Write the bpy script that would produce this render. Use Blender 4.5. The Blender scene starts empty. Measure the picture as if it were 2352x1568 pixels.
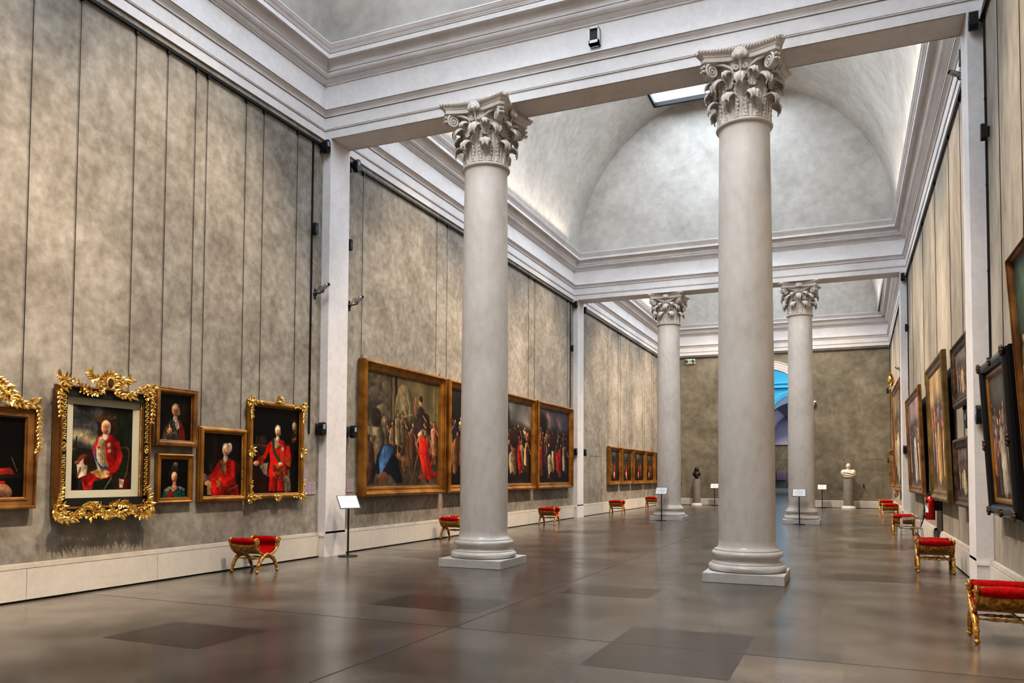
import bpy, math, random
import numpy as np
from mathutils import Vector, Matrix
PI = math.pi
random.seed(7)
C = bpy.context.scene.collection
sc = bpy.context.scene

# ------------------------------------------------------------------ hall dimensions
A, B, B3 = -9.36, 1.79, 1.98            # left wall, right wall, right wall at the far end
Y1, T1, Y2, T2, Y3 = 12.44, 0.64, 27.70, 0.72, 43.0
Y0 = -4.0
ZB = 8.14
CX = -3.787
def BX(y):
    return B if y <= Y2 + T2 else B + (B3 - B) * (y - Y2 - T2) / (Y3 - Y2 - T2)

# ------------------------------------------------------------------ node helpers
def s2l(c):
    return tuple(((x / 12.92) if x <= 0.04045 else ((x + 0.055) / 1.055) ** 2.4) for x in c)
def rgb(r, g, b):
    return s2l((r / 255, g / 255, b / 255)) + (1,)
def newmat(name, col, rough=0.6, metal=0.0, **kw):
    m = bpy.data.materials.new(name); m.use_nodes = True
    b = m.node_tree.nodes['Principled BSDF']
    b.inputs['Base Color'].default_value = col
    b.inputs['Roughness'].default_value = rough
    b.inputs['Metallic'].default_value = metal
    for k, v in kw.items():
        b.inputs[k.replace('_', ' ')].default_value = v
    return m
def nn(m, t, **kw):
    n = m.node_tree.nodes.new(t)
    for k, v in kw.items():
        if k in n.inputs: n.inputs[k].default_value = v
        else: setattr(n, k, v)
    return n
def lk(m, a, ao, b, bi):
    m.node_tree.links.new(a.outputs[ao], b.inputs[bi])
def ramp(m, stops):
    r = m.node_tree.nodes.new('ShaderNodeValToRGB')
    e = r.color_ramp.elements
    while len(e) < len(stops): e.new(0.5)
    for el, (p, c) in zip(e, stops):
        el.position = p; el.color = c
    return r
def mottled(name, stops, scale=1.0, stretch=(1, 1, 1), rough=0.7, bump=0.1, fine=12.0, detail=8.0, spec=0.3, bdist=0.02, mixf=0.35):
    m = newmat(name, stops[0][1], rough)
    b = m.node_tree.nodes['Principled BSDF']
    b.inputs['Specular IOR Level'].default_value = spec
    tc = nn(m, 'ShaderNodeTexCoord'); mp = nn(m, 'ShaderNodeMapping')
    mp.inputs['Scale'].default_value = stretch
    lk(m, tc, 'Object', mp, 'Vector')
    n1 = nn(m, 'ShaderNodeTexNoise'); n1.inputs['Scale'].default_value = scale
    n1.inputs['Detail'].default_value = detail; n1.inputs['Roughness'].default_value = 0.62
    n1.inputs['Distortion'].default_value = 0.6
    lk(m, mp, 'Vector', n1, 'Vector')
    n2 = nn(m, 'ShaderNodeTexNoise'); n2.inputs['Scale'].default_value = scale * fine
    n2.inputs['Detail'].default_value = 4.0
    lk(m, mp, 'Vector', n2, 'Vector')
    mx = nn(m, 'ShaderNodeMix'); mx.data_type = 'FLOAT'; mx.inputs[0].default_value = mixf
    lk(m, n1, 'Fac', mx, 2); lk(m, n2, 'Fac', mx, 3)
    r = ramp(m, stops); lk(m, mx, 0, r, 'Fac')
    lk(m, r, 'Color', b, 'Base Color')
    if bump:
        bp = nn(m, 'ShaderNodeBump'); bp.inputs['Strength'].default_value = bump; bp.inputs['Distance'].default_value = bdist
        lk(m, mx, 0, bp, 'Height'); lk(m, bp, 'Normal', b, 'Normal')
    return m

M = {}
M['plaster'] = mottled('grey_plaster', [(0.28, rgb(108, 101, 92)), (0.44, rgb(138, 131, 121)), (0.54, rgb(156, 149, 139)), (0.70, rgb(181, 174, 164))], scale=1.15, rough=0.75, bump=0.3, bdist=0.02, fine=7, detail=12, mixf=.42)
M['plaster_side'] = mottled('grey_plaster_streaked', [(0.30, rgb(116, 109, 99)), (0.44, rgb(147, 139, 127)), (0.54, rgb(165, 157, 144)), (0.68, rgb(186, 178, 164))], scale=0.85, stretch=(1, 1, 0.4), rough=0.75, bump=0.25, fine=7, detail=9)
M['plaster_end'] = mottled('olive_plaster', [(0.34, rgb(104, 98, 84)), (0.47, rgb(127, 119, 103)), (0.56, rgb(141, 133, 116)), (0.68, rgb(158, 149, 132))], scale=0.75, rough=0.75, bump=0.25, fine=5, detail=9)
M['stucco'] = mottled('pale_stucco', [(0.3, rgb(216, 210, 207)), (0.5, rgb(229, 224, 222)), (0.7, rgb(238, 234, 232))], scale=1.0, rough=0.6, bump=0.05, detail=4)
M['vault'] = mottled('vault_plaster', [(0.32, rgb(158, 153, 146)), (0.5, rgb(179, 174, 166)), (0.66, rgb(196, 191, 184))], scale=0.55, rough=0.8, bump=0.06, fine=8, detail=8)
M['column'] = mottled('column_plaster', [(0.3, rgb(202, 194, 184)), (0.48, rgb(219, 212, 203)), (0.68, rgb(232, 226, 219))], scale=1.3, stretch=(1, 1, 0.55), rough=0.45, bump=0.05, fine=6, detail=8, spec=0.4)
M['capital'] = mottled('capital_stucco', [(0.3, rgb(196, 188, 180)), (0.7, rgb(222, 216, 210))], scale=3.0, rough=0.6, bump=0.1, detail=4)
M['marble'] = mottled('polished_base', [(0.3, rgb(208, 201, 192)), (0.7, rgb(230, 225, 217))], scale=2.5, rough=0.22, bump=0.02, detail=5, spec=0.5)
M['plinth'] = mottled('plinth_stone', [(0.3, rgb(196, 190, 186)), (0.7, rgb(224, 219, 214))], scale=6, rough=0.55, bump=0.06, detail=6)
M['base'] = mottled('baseboard_stone', [(0.3, rgb(204, 196, 184)), (0.7, rgb(222, 215, 204))], scale=1.2, rough=0.4, bump=0.02, detail=4)
M['ledge'] = mottled('skirting_ledge', [(0.3, rgb(146, 137, 125)), (0.7, rgb(184, 175, 163))], scale=4.0, rough=0.7, bump=0.1)
M['ledge_dark'] = mottled('skirting_groove', [(0.3, rgb(92, 82, 70)), (0.7, rgb(140, 130, 116))], scale=5.0, rough=0.8, bump=0.1)
M['black'] = newmat('black_metal', rgb(22, 22, 24), 0.45)
M['blackrub'] = newmat('black_plastic', rgb(16, 16, 18), 0.5)
M['gap'] = newmat('dark_gap', rgb(10, 10, 11), 0.6)
M['lens'] = newmat('lens_glass', rgb(150, 165, 180), 0.08, 0.0)
M['silver'] = newmat('silver_metal', rgb(190, 190, 192), 0.3, 0.9)
M['greymetal'] = newmat('grey_metal', rgb(95, 96, 102), 0.35, 0.6)
M['white'] = newmat('white_plastic', rgb(228, 228, 226), 0.5)
M['paper'] = newmat('printed_paper', rgb(236, 236, 234), 0.6)
M['paperblue'] = newmat('paper_border', rgb(175, 182, 200), 0.6)
M['ink'] = newmat('grey_ink', rgb(120, 120, 125), 0.7)
M['pinklabel'] = newmat('pink_label', rgb(176, 158, 166), 0.6)
M['pinkink'] = newmat('label_ink', rgb(125, 105, 128), 0.7)
M['mat'] = newmat('pale_mat', rgb(190, 184, 160), 0.8)
M['redpaint'] = newmat('extinguisher_red', rgb(190, 12, 18), 0.25)
M['bronze'] = newmat('dark_bronze', rgb(48, 36, 30), 0.35, 0.5)
M['bust'] = newmat('pale_marble', rgb(226, 212, 196), 0.5)
M['pedestal'] = mottled('pedestal_grey', [(0.3, rgb(128, 120, 114)), (0.7, rgb(150, 143, 137))], scale=3, rough=0.6, bump=0.03)
M['cyanwall'] = newmat('cyan_lit_wall', rgb(120, 200, 215), 0.8)  # cyan light of the next room put into the wall colour
M['tealwall'] = newmat('teal_lit_wall', rgb(70, 140, 150), 0.8)  # same blue room light put into the side walls, darker
M['lavender'] = newmat('lavender_vault', rgb(176, 174, 196), 0.8)
M['purple'] = newmat('purple_panel', rgb(150, 125, 150), 0.7)

def gold(name, c1, c2, c3, rough=0.35, metal=0.75, scale=9.0, bump=0.3):
    m = newmat(name, c2, rough, metal)
    b = m.node_tree.nodes['Principled BSDF']
    tc = nn(m, 'ShaderNodeTexCoord')
    n = nn(m, 'ShaderNodeTexNoise'); n.inputs['Scale'].default_value = scale; n.inputs['Detail'].default_value = 6
    lk(m, tc, 'Object', n, 'Vector')
    r = ramp(m, [(0.35, c1), (0.5, c2), (0.66, c3)]); lk(m, n, 'Fac', r, 'Fac'); lk(m, r, 'Color', b, 'Base Color')
    bp = nn(m, 'ShaderNodeBump'); bp.inputs['Strength'].default_value = bump; bp.inputs['Distance'].default_value = 0.01
    lk(m, n, 'Fac', bp, 'Height'); lk(m, bp, 'Normal', b, 'Normal')
    return m
M['gold'] = gold('bright_gilding', rgb(150, 98, 34), rgb(214, 160, 72), rgb(246, 208, 120), 0.3, 0.7, 14)
M['goldleaf'] = gold('burnished_relief', rgb(170, 118, 40), rgb(232, 184, 92), rgb(255, 228, 150), 0.26, 0.7, 20)
M['goldwood'] = gold('brown_gold', rgb(112, 72, 34), rgb(138, 94, 48), rgb(162, 116, 64), 0.4, 0.4, 4, .08)
M['goldflat'] = gold('old_gold', rgb(134, 88, 34), rgb(164, 112, 46), rgb(186, 134, 62), 0.34, 0.55, 3, .06)
M['goldworn'] = gold('worn_gold', rgb(84, 56, 24), rgb(140, 100, 46), rgb(178, 136, 72), 0.45, 0.5, 12)
M['goldstool'] = gold('stool_gilding', rgb(140, 92, 36), rgb(192, 140, 62), rgb(228, 184, 104), 0.34, 0.5, 22, 0.4)
M['goldgreen'] = gold('olive_gold', rgb(98, 78, 40), rgb(124, 100, 56), rgb(146, 120, 72), 0.4, 0.35, 3, .06)
M['brownwood'] = gold('brown_frame_wood', rgb(50, 34, 24), rgb(78, 56, 42), rgb(108, 82, 62), 0.45, 0.15, 8)
M['ebony'] = newmat('ebony', rgb(26, 25, 28), 0.25)
M['pine'] = mottled('bare_wood_side', [(0.3, rgb(120, 74, 34)), (0.7, rgb(165, 108, 54))], scale=2, stretch=(6, 6, 0.6), rough=0.6, bump=0.05)
M['frameback'] = newmat('black_panel', rgb(20, 15, 12), 0.6)
# velvet
m = newmat('red_velvet', rgb(160, 3, 6), 0.8); b = m.node_tree.nodes['Principled BSDF']
b.inputs['Sheen Weight'].default_value = 0.15; b.inputs['Sheen Tint'].default_value = rgb(255, 60, 50); b.inputs['Specular IOR Level'].default_value = 0.15
tc = nn(m, 'ShaderNodeTexCoord'); n = nn(m, 'ShaderNodeTexNoise', Scale=30.0); lk(m, tc, 'Object', n, 'Vector')
r = ramp(m, [(0.3, rgb(140, 2, 5)), (0.7, rgb(186, 5, 9))]); lk(m, n, 'Fac', r, 'Fac'); lk(m, r, 'Color', b, 'Base Color'); M['velvet'] = m
# clear plastic
m = newmat('clear_polycarbonate', (0.96, 0.98, 1, 1), 0.03); m.node_tree.nodes['Principled BSDF'].inputs['Transmission Weight'].default_value = 1.0
m.node_tree.nodes['Principled BSDF'].inputs['IOR'].default_value = 1.35; M['clear'] = m
# skylight glazing
m = bpy.data.materials.new('skylight_glazing'); m.use_nodes = True; nt = m.node_tree; nt.nodes.remove(nt.nodes['Principled BSDF'])
e = nt.nodes.new('ShaderNodeEmission'); e.inputs['Color'].default_value = (0.76, 0.87, 1.0, 1); e.inputs['Strength'].default_value = 6.8
nt.links.new(e.outputs[0], nt.nodes['Material Output'].inputs[0]); M['sky'] = m; SKY = e
# floor
m = newmat('polished_floor', rgb(90, 82, 74), 0.2); b = m.node_tree.nodes['Principled BSDF']; b.inputs['Specular IOR Level'].default_value = 0.75
tc = nn(m, 'ShaderNodeTexCoord'); mp = nn(m, 'ShaderNodeMapping'); lk(m, tc, 'Object', mp, 'Vector')
mp.inputs['Location'].default_value = (3.80, -7.35, 0)
n1 = nn(m, 'ShaderNodeTexNoise', Scale=0.9, Detail=5.0, Roughness=0.55); lk(m, mp, 'Vector', n1, 'Vector')
r1 = ramp(m, [(0.34, rgb(76, 69, 63)), (0.5, rgb(97, 89, 81)), (0.66, rgb(117, 108, 98))]); lk(m, n1, 'Fac', r1, 'Fac')
sn = nn(m, 'ShaderNodeVectorMath'); sn.operation = 'DIVIDE'; sn.inputs[1].default_value = (1.25, .93, 100); lk(m, mp, 'Vector', sn, 0)
fl = nn(m, 'ShaderNodeVectorMath'); fl.operation = 'FLOOR'; lk(m, sn, 'Vector', fl, 0)
wn = nn(m, 'ShaderNodeTexWhiteNoise'); wn.noise_dimensions = '2D'; lk(m, fl, 'Vector', wn, 'Vector')
bk = ramp(m, [(0.0, (.72, .72, .74, 1)), (0.18, (.84, .84, .85, 1)), (0.26, (.97, .97, .97, 1)), (1.0, (1.04, 1.04, 1.04, 1))]); lk(m, wn, 'Value', bk, 'Fac')
mm = nn(m, 'ShaderNodeMix'); mm.data_type = 'RGBA'; mm.blend_type = 'MULTIPLY'; mm.inputs[0].default_value = 1.0
lk(m, r1, 'Color', mm, 6); lk(m, bk, 'Color', mm, 7)
lk(m, mm, 2, b, 'Base Color')
n3 = nn(m, 'ShaderNodeTexNoise', Scale=2.2, Detail=6.0); lk(m, mp, 'Vector', n3, 'Vector')
mr = nn(m, 'ShaderNodeMapRange'); mr.inputs['To Min'].default_value = 0.15; mr.inputs['To Max'].default_value = 0.29; lk(m, n3, 'Fac', mr, 'Value'); lk(m, mr, 'Result', b, 'Roughness')
ms = nn(m, 'ShaderNodeMapRange'); ms.inputs['From Min'].default_value = .5; ms.inputs['From Max'].default_value = 1.1; ms.inputs['To Min'].default_value = .40; ms.inputs['To Max'].default_value = .66; lk(m, bk, 'Color', ms, 'Value'); lk(m, ms, 'Result', b, 'Specular IOR Level')
M['floor'] = m

# ------------------------------------------------------------------ mesh builder
class MB:
    def __init__(s):
        s.v = []; s.f = []; s.sm = []; s.T = Matrix.Identity(4)
    def add(s, vs, fs, smooth=False):
        o = len(s.v)
        s.v += [tuple(s.T @ Vector(p)) for p in vs]
        s.f += [tuple(i + o for i in f) for f in fs]; s.sm += [smooth] * len(fs)
    def box(s, x0, x1, y0, y1, z0, z1, bev=0.0):
        if bev:
            b = bev; P = []
            for sx in (0, 1):
                for sy in (0, 1):
                    for sz in (0, 1):
                        X = (x0, x1)[sx]; Y = (y0, y1)[sy]; Z = (z0, z1)[sz]; dx = b * (1, -1)[sx]; dy = b * (1, -1)[sy]; dz = b * (1, -1)[sz]
                        P += [(X, Y + dy, Z + dz), (X + dx, Y, Z + dz), (X + dx, Y + dy, Z)]
            bm_v = P
            F = []
            def idx(sx, sy, sz, k): return (sx * 4 + sy * 2 + sz) * 3 + k
            for sx in (0, 1):
                q = [idx(sx, 0, 0, 0), idx(sx, 1, 0, 0), idx(sx, 1, 1, 0), idx(sx, 0, 1, 0)]; F.append(q if sx else q[::-1])
            for sy in (0, 1):
                q = [idx(0, sy, 0, 1), idx(0, sy, 1, 1), idx(1, sy, 1, 1), idx(1, sy, 0, 1)]; F.append(q if sy else q[::-1])
            for sz in (0, 1):
                q = [idx(0, 0, sz, 2), idx(1, 0, sz, 2), idx(1, 1, sz, 2), idx(0, 1, sz, 2)]; F.append(q if sz else q[::-1])
            for sx in (0, 1):
                for sy in (0, 1): F.append([idx(sx, sy, 0, 0), idx(sx, sy, 0, 1), idx(sx, sy, 1, 1), idx(sx, sy, 1, 0)])
                for sz in (0, 1): F.append([idx(sx, 0, sz, 0), idx(sx, 0, sz, 2), idx(sx, 1, sz, 2), idx(sx, 1, sz, 0)])
            for sy in (0, 1):
                for sz in (0, 1): F.append([idx(0, sy, sz, 1), idx(0, sy, sz, 2), idx(1, sy, sz, 2), idx(1, sy, sz, 1)])
            for i in range(8): F.append([i * 3, i * 3 + 1, i * 3 + 2])
            s.add(P, F)
            return
        s.add([(x0, y0, z0), (x1, y0, z0), (x1, y1, z0), (x0, y1, z0), (x0, y0, z1), (x1, y0, z1), (x1, y1, z1), (x0, y1, z1)],
              [(0, 3, 2, 1), (4, 5, 6, 7), (0, 1, 5, 4), (1, 2, 6, 5), (2, 3, 7, 6), (3, 0, 4, 7)])
    def lathe(s, prof, n=32, c=(0, 0, 0), smooth=True, axis='z', a0=0, a1=2 * PI):
        full = abs(a1 - a0 - 2 * PI) < 1e-6; k = n if full else n + 1
        vs = []
        for r, z in prof:
            for i in range(k):
                a = a0 + (a1 - a0) * i / n
                p = (r * math.cos(a), r * math.sin(a), z)
                if axis == 'x': p = (p[2], p[0], p[1])
                elif axis == 'y': p = (p[0], p[2], p[1])
                vs.append((c[0] + p[0], c[1] + p[1], c[2] + p[2]))
        fs = []
        for j in range(len(prof) - 1):
            for i in range(n):
                i2 = (i + 1) % k if full else i + 1
                fs.append((j * k + i, j * k + i2, (j + 1) * k + i2, (j + 1) * k + i))
        s.add(vs, fs, smooth)
        if full:
            for j, fl in ((0, True), (len(prof) - 1, False)):
                if prof[j][0] > 1e-5:
                    base = [vs[j * k + i] for i in range(n)]
                    s.add(base, [tuple(range(n))[::-1] if fl else tuple(range(n))], False)
    def cyl(s, c, r, h, n=20, axis='z'):
        s.lathe([(r, 0), (r, h)], n, c, True, axis)
    def sphere(s, c, rx, ry=None, rz=None, nu=12, nv=8, R=None):
        ry = rx if ry is None else ry; rz = rx if rz is None else rz
        vs = []; fs = []
        for j in range(nv + 1):
            t = PI * j / nv
            for i in range(nu):
                a = 2 * PI * i / nu
                p = Vector((rx * math.sin(t) * math.cos(a), ry * math.sin(t) * math.sin(a), rz * math.cos(t)))
                if R is not None: p = R @ p
                vs.append((c[0] + p.x, c[1] + p.y, c[2] + p.z))
        for j in range(nv):
            for i in range(nu):
                fs.append((j * nu + i, (j + 1) * nu + i, (j + 1) * nu + (i + 1) % nu, j * nu + (i + 1) % nu))
        s.add(vs, fs, True)
    def tube(s, pts, rad, n=8, cap=True, smooth=True, flat=1.0):
        pts = [Vector(p) for p in pts]; K = len(pts)
        if not hasattr(rad, '__len__'): rad = [rad] * K
        vs = []; prev = None
        for i, p in enumerate(pts):
            d = (pts[min(i + 1, K - 1)] - pts[max(i - 1, 0)])
            d = d.normalized() if d.length > 1e-9 else Vector((0, 0, 1))
            if prev is None:
                a = d.orthogonal().normalized()
            else:
                a = prev - d * prev.dot(d)
                a = a.normalized() if a.length > 1e-6 else d.orthogonal().normalized()
            prev = a; b = d.cross(a)
            for k in range(n):
                t = 2 * PI * k / n
                vs.append(tuple(p + (a * math.cos(t) + b * math.sin(t) * flat) * rad[i]))
        fs = []
        for i in range(K - 1):
            for k in range(n):
                fs.append((i * n + k, i * n + (k + 1) % n, (i + 1) * n + (k + 1) % n, (i + 1) * n + k))
        s.add(vs, fs, smooth)
        if cap:
            s.add(vs[:n], [tuple(range(n))[::-1]]); s.add(vs[-n:], [tuple(range(n))])
    def prism(s, outline, d0, d1, axis='y'):
        n = len(outline)
        def P(u, v, d): return {'y': (u, d, v), 'x': (d, u, v), 'z': (u, v, d)}[axis]
        vs = [P(u, v, d0) for u, v in outline] + [P(u, v, d1) for u, v in outline]
        s.add(vs, [tuple(range(n)), tuple(range(2 * n - 1, n - 1, -1))] + [(i, i + n, (i + 1) % n + n, (i + 1) % n) for i in range(n)])
    def grid(s, rows, smooth=True, closed=False):
        nv = len(rows); nu = len(rows[0]); vs = [p for r in rows for p in r]; fs = []
        for j in range(nv - 1):
            for i in range(nu if closed else nu - 1):
                fs.append((j * nu + i, j * nu + (i + 1) % nu, (j + 1) * nu + (i + 1) % nu, (j + 1) * nu + i))
        s.add(vs, fs, smooth)
    def build(s, name, mat, parent=None, recalc=False):
        me = bpy.data.meshes.new(name)
        me.from_pydata(s.v, [], s.f); me.update()
        me.polygons.foreach_set('use_smooth', s.sm)
        if recalc:
            import bmesh
            bm = bmesh.new(); bm.from_mesh(me); bmesh.ops.remove_doubles(bm, verts=bm.verts, dist=1e-5)
            bmesh.ops.recalc_face_normals(bm, faces=bm.faces); bm.to_mesh(me); bm.free()
        o = bpy.data.objects.new(name, me); C.objects.link(o)
        me.materials.append(M[mat] if isinstance(mat, str) else mat)
        if parent is not None: o.parent = parent
        return o
def tag(o, label=None, cat=None, group=None, kind=None):
    if label: o['label'] = label
    if cat: o['category'] = cat
    if group: o['group'] = group
    if kind: o['kind'] = kind
    return o
def thing(name, label, cat, loc=(0, 0, 0), rz=0.0, group=None, kind=None, rot=None):
    o = bpy.data.objects.new(name, None); o.empty_display_size = 0.1; C.objects.link(o)
    o.location = loc; o.rotation_euler = rot if rot else (0, 0, rz)
    return tag(o, label, cat, group, kind)
def struct(mb, name, mat, parent=None):
    o = mb.build(name, mat, parent)
    if parent is None: o['kind'] = 'structure'
    return o
def copy_tree(o, parent=None):
    c = o.copy(); C.objects.link(c)
    if parent is not None: c.parent = parent
    for ch in [x for x in bpy.data.objects if x.parent == o]:
        copy_tree(ch, c)
    return c

# ------------------------------------------------------------------ setting
g = MB(); g.box(A - 0.4, 2.6, Y0 - 0.3, 43.35, -0.1, 0.0); struct(g, 'floor', 'floor')
md_ = M['floor'].copy(); md_.name = 'darker_floor_slab'
_pb = md_.node_tree.nodes['Principled BSDF']
for l_ in list(_pb.inputs['Base Color'].links) + list(_pb.inputs['Specular IOR Level'].links): md_.node_tree.links.remove(l_)
_pb.inputs['Base Color'].default_value = rgb(66, 60, 56); _pb.inputs['Specular IOR Level'].default_value = .4
g = MB()
for x0, x1, y0, y1 in ((-6.65, -5.45, 5.47, 6.40), (-2.10, -.87, 6.36, 8.20), (-5.40, -3.95, 8.20, 9.15), (-3.6, -2.4, 10.1, 11.0), (-.2, 1.0, 13.2, 14.1), (.0, 1.2, 19.0, 20.6), (-7.9, -6.7, 13.0, 13.9), (-3.0, -1.8, 17.5, 18.6), (-7.5, -6.3, 20.5, 21.6)):
    g.box(x0, x1, y0, y1, -.05, .0008)
struct(g, 'floor_dark_slabs', md_)
# long joints of the floor
g = MB(); g.box(CX - 0.02, CX - 0.006, Y0, 42.9, -0.02, 0.0012)
for yj in (7.35, 0.4, 14.3, 21.2, 28.2, 35.1): g.box(A + 0.1, B, yj - 0.005, yj + 0.005, -0.02, 0.0012)
struct(g, 'trim_1', newmat('floor_joint', rgb(52, 47, 43), 0.5))

# walls
WL = A - 0.03
g = MB(); g.box(WL - 0.3, WL, Y0 - 0.3, Y3 + 0.35, 0, 10.2); struct(g, 'wall_left', 'plaster')
DY0, DY1, DH = 18.6, 19.85, 2.25   # jib door in the right wall
g = MB()
def rseg(y0, y1, z0, z1):
    a, b = BX(y0) + 0.03, BX(y1) + 0.03
    g.add([(a, y0, z0), (a + .35, y0, z0), (b + .35, y1, z0), (b, y1, z0), (a, y0, z1), (a + .35, y0, z1), (b + .35, y1, z1), (b, y1, z1)],
          [(0, 3, 2, 1), (4, 5, 6, 7), (0, 1, 5, 4), (1, 2, 6, 5), (2, 3, 7, 6), (3, 0, 4, 7)])
rseg(Y0 - .3, DY0, 0, 10.2); rseg(DY0, DY1, DH, 10.2); rseg(DY1, Y2 + T2, 0, 10.2); rseg(Y2 + T2, Y3 + .35, 0, 10.2)
struct(g, 'wall_right', 'plaster_side')
g = MB(); g.box(B + 0.16, B + 0.20, DY0 - .1, DY1 + .1, 0, DH + .1); struct(g, 'door_1', 'plaster_side')
g = MB(); g.box(B + 0.12, B + 0.15, DY1 - 0.5, DY1 - 0.02, 0, DH); struct(g, 'door_recess_shade', 'gap')  # black slab painted as the shade inside the door recess
g = MB(); g.box(A - .3, B + .4, Y0 - .3, Y0, 0, 10.2); struct(g, 'wall_back', 'plaster')

# end wall with the round-headed archway
AR, AZ, JX = 1.74, 5.45, 1.74
def arch_wall(g, y0, y1, xl, xr, zt, cx, r, zc, n=40):
    for yy in (y0, y1):
        pts = [(cx - r, 0)] + [(cx + r * math.cos(PI - PI * i / n), zc + r * math.sin(PI * i / n)) for i in range(n + 1)] + [(cx + r, 0)]
        vs = []; fs = []
        for (x, z) in pts:
            vs.append((x, yy, z))
        # outer counterparts
        out = []
        for (x, z) in pts:
            if z == 0: out.append((xl if x < cx else xr, 0))
            else:
                a = math.atan2(z - zc, x - cx); ca, sa = math.cos(a), math.sin(a)
                t = 1e9
                if ca > 1e-6: t = min(t, (xr - cx) / ca)
                if ca < -1e-6: t = min(t, (xl - cx) / ca)
                if sa > 1e-6: t = min(t, (zt - zc) / sa)
                out.append((cx + ca * t, zc + sa * t))
        vs += [(x, yy, z) for x, z in out]; K = len(pts)
        for i in range(K - 1):
            f = (i, i + 1, K + i + 1, K + i); fs.append(f if yy == y0 else f[::-1])
        # corners
        o = len(vs); vs += [(xl, yy, zt), (xr, yy, zt)]
        li = max(i for i, p in enumerate(out) if abs(p[0] - xl) < 1e-6); ri = min(i for i, p in enumerate(out) if abs(p[0] - xr) < 1e-6)
        fs.append((K + li, K + li + 1, o)); fs.append((K + ri - 1, K + ri, o + 1))
        g.add(vs, fs)
    pts = [(cx - r, 0)] + [(cx + r * math.cos(PI - PI * i / n), zc + r * math.sin(PI * i / n)) for i in range(n + 1)] + [(cx + r, 0)]
    g.grid([[(x, y0, z) for x, z in pts], [(x, y1, z) for x, z in pts]], smooth=False)
g = MB(); arch_wall(g, Y3 + .03, Y3 + .35, A - .3, B3 + .35, 10.2, CX, AR, AZ); struct(g, 'wall_far', 'plaster_end')
# arch surround: archivolt, jambs, imposts
g = MB(); n = 48
prof = [(AR, -.03), (AR, .05), (AR + .10, .055), (AR + .11, .07), (AR + .24, .075), (AR + .25, .09), (AR + .36, .095), (AR + .38, .12), (AR + .44, .13), (AR + .44, -.03)]
rows = []
for i in range(n + 1):
    a = PI - PI * i / n
    rows.append([(CX + r * math.cos(a), Y3 - h, AZ + r * math.sin(a)) for r, h in prof])
g.grid(rows, smooth=False)
for sgn in (-1, 1):
    xa, xb = sorted((CX + sgn * AR, CX + sgn * (AR + .44)))
    g.box(xa, xb, Y3 - .09, Y3 + .035, 0, 5.0); g.box(xa - .02, xb + .02, Y3 - .11, Y3 + .035, 0, .42)
    for z0, z1, e in ((5.0, 5.06, .02), (5.06, 5.16, .0), (5.16, 5.24, .06), (5.24, 5.36, .10), (5.36, 5.45, .16)):
        g.box(xa - e, xb + e, Y3 - .09 - e, Y3 + .035, z0, z1)
struct(g, 'trim_2', 'stucco')

# rooms seen through the archway
g = MB(); g.box(-12, 5, Y3 + .35, 80, -0.1, -0.001); struct(g, 'floor_beyond', 'floor')
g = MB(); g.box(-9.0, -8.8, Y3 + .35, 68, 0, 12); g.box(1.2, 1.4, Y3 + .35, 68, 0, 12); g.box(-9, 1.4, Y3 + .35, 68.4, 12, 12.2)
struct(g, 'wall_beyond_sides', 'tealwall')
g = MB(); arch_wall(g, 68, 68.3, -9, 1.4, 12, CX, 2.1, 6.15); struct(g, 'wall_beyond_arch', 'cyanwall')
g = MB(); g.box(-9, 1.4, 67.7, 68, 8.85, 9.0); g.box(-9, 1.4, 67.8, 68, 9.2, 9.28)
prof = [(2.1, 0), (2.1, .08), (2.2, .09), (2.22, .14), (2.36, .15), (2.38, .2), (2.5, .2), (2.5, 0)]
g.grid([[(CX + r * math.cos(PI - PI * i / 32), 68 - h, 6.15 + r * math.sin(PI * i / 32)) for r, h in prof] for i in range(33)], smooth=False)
struct(g, 'trim_3', newmat('cyan_lit_trim', rgb(150, 215, 225), .7))  # trim colour also carries the cyan light of the room
g = MB(); g.box(CX - 2.9, CX - 2.7, 68.3, 79.3, 0, 5); g.box(CX + 2.7, CX + 2.9, 68.3, 79.3, 0, 5); g.box(CX - 2.9, CX + 2.9, 79.0, 79.3, 0, 4.6)
struct(g, 'wall_beyond_end', 'plaster_end')
g = MB()
g.grid([[(CX + 2.75 * math.cos(PI - PI * i / 24), 68.3, 4.95 + 2.75 * math.sin(PI * i / 24)) for i in range(25)], [(CX + 2.75 * math.cos(PI - PI * i / 24), 79.1, 4.95 + 2.75 * math.sin(PI * i / 24)) for i in range(25)]])
g.box(CX - 2.8, CX + 2.8, 79.05, 79.3, 4.55, 8.0); g.box(CX - 2.8, CX + 2.8, 78.7, 79.1, 4.55, 4.9)
struct(g, 'ceiling_beyond', 'lavender')
g = MB(); g.tube([(CX + 1.4 * math.cos(PI * i / 20), 79.03, 4.9 + 1.4 * math.sin(PI * i / 20)) for i in range(21)], .03, 6); struct(g, 'trim_4', 'greymetal')
g = MB(); g.box(CX - 2.7, CX + 2.7, 78.9, 79.0, 0, .42); struct(g, 'baseboard_beyond', 'base')

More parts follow.
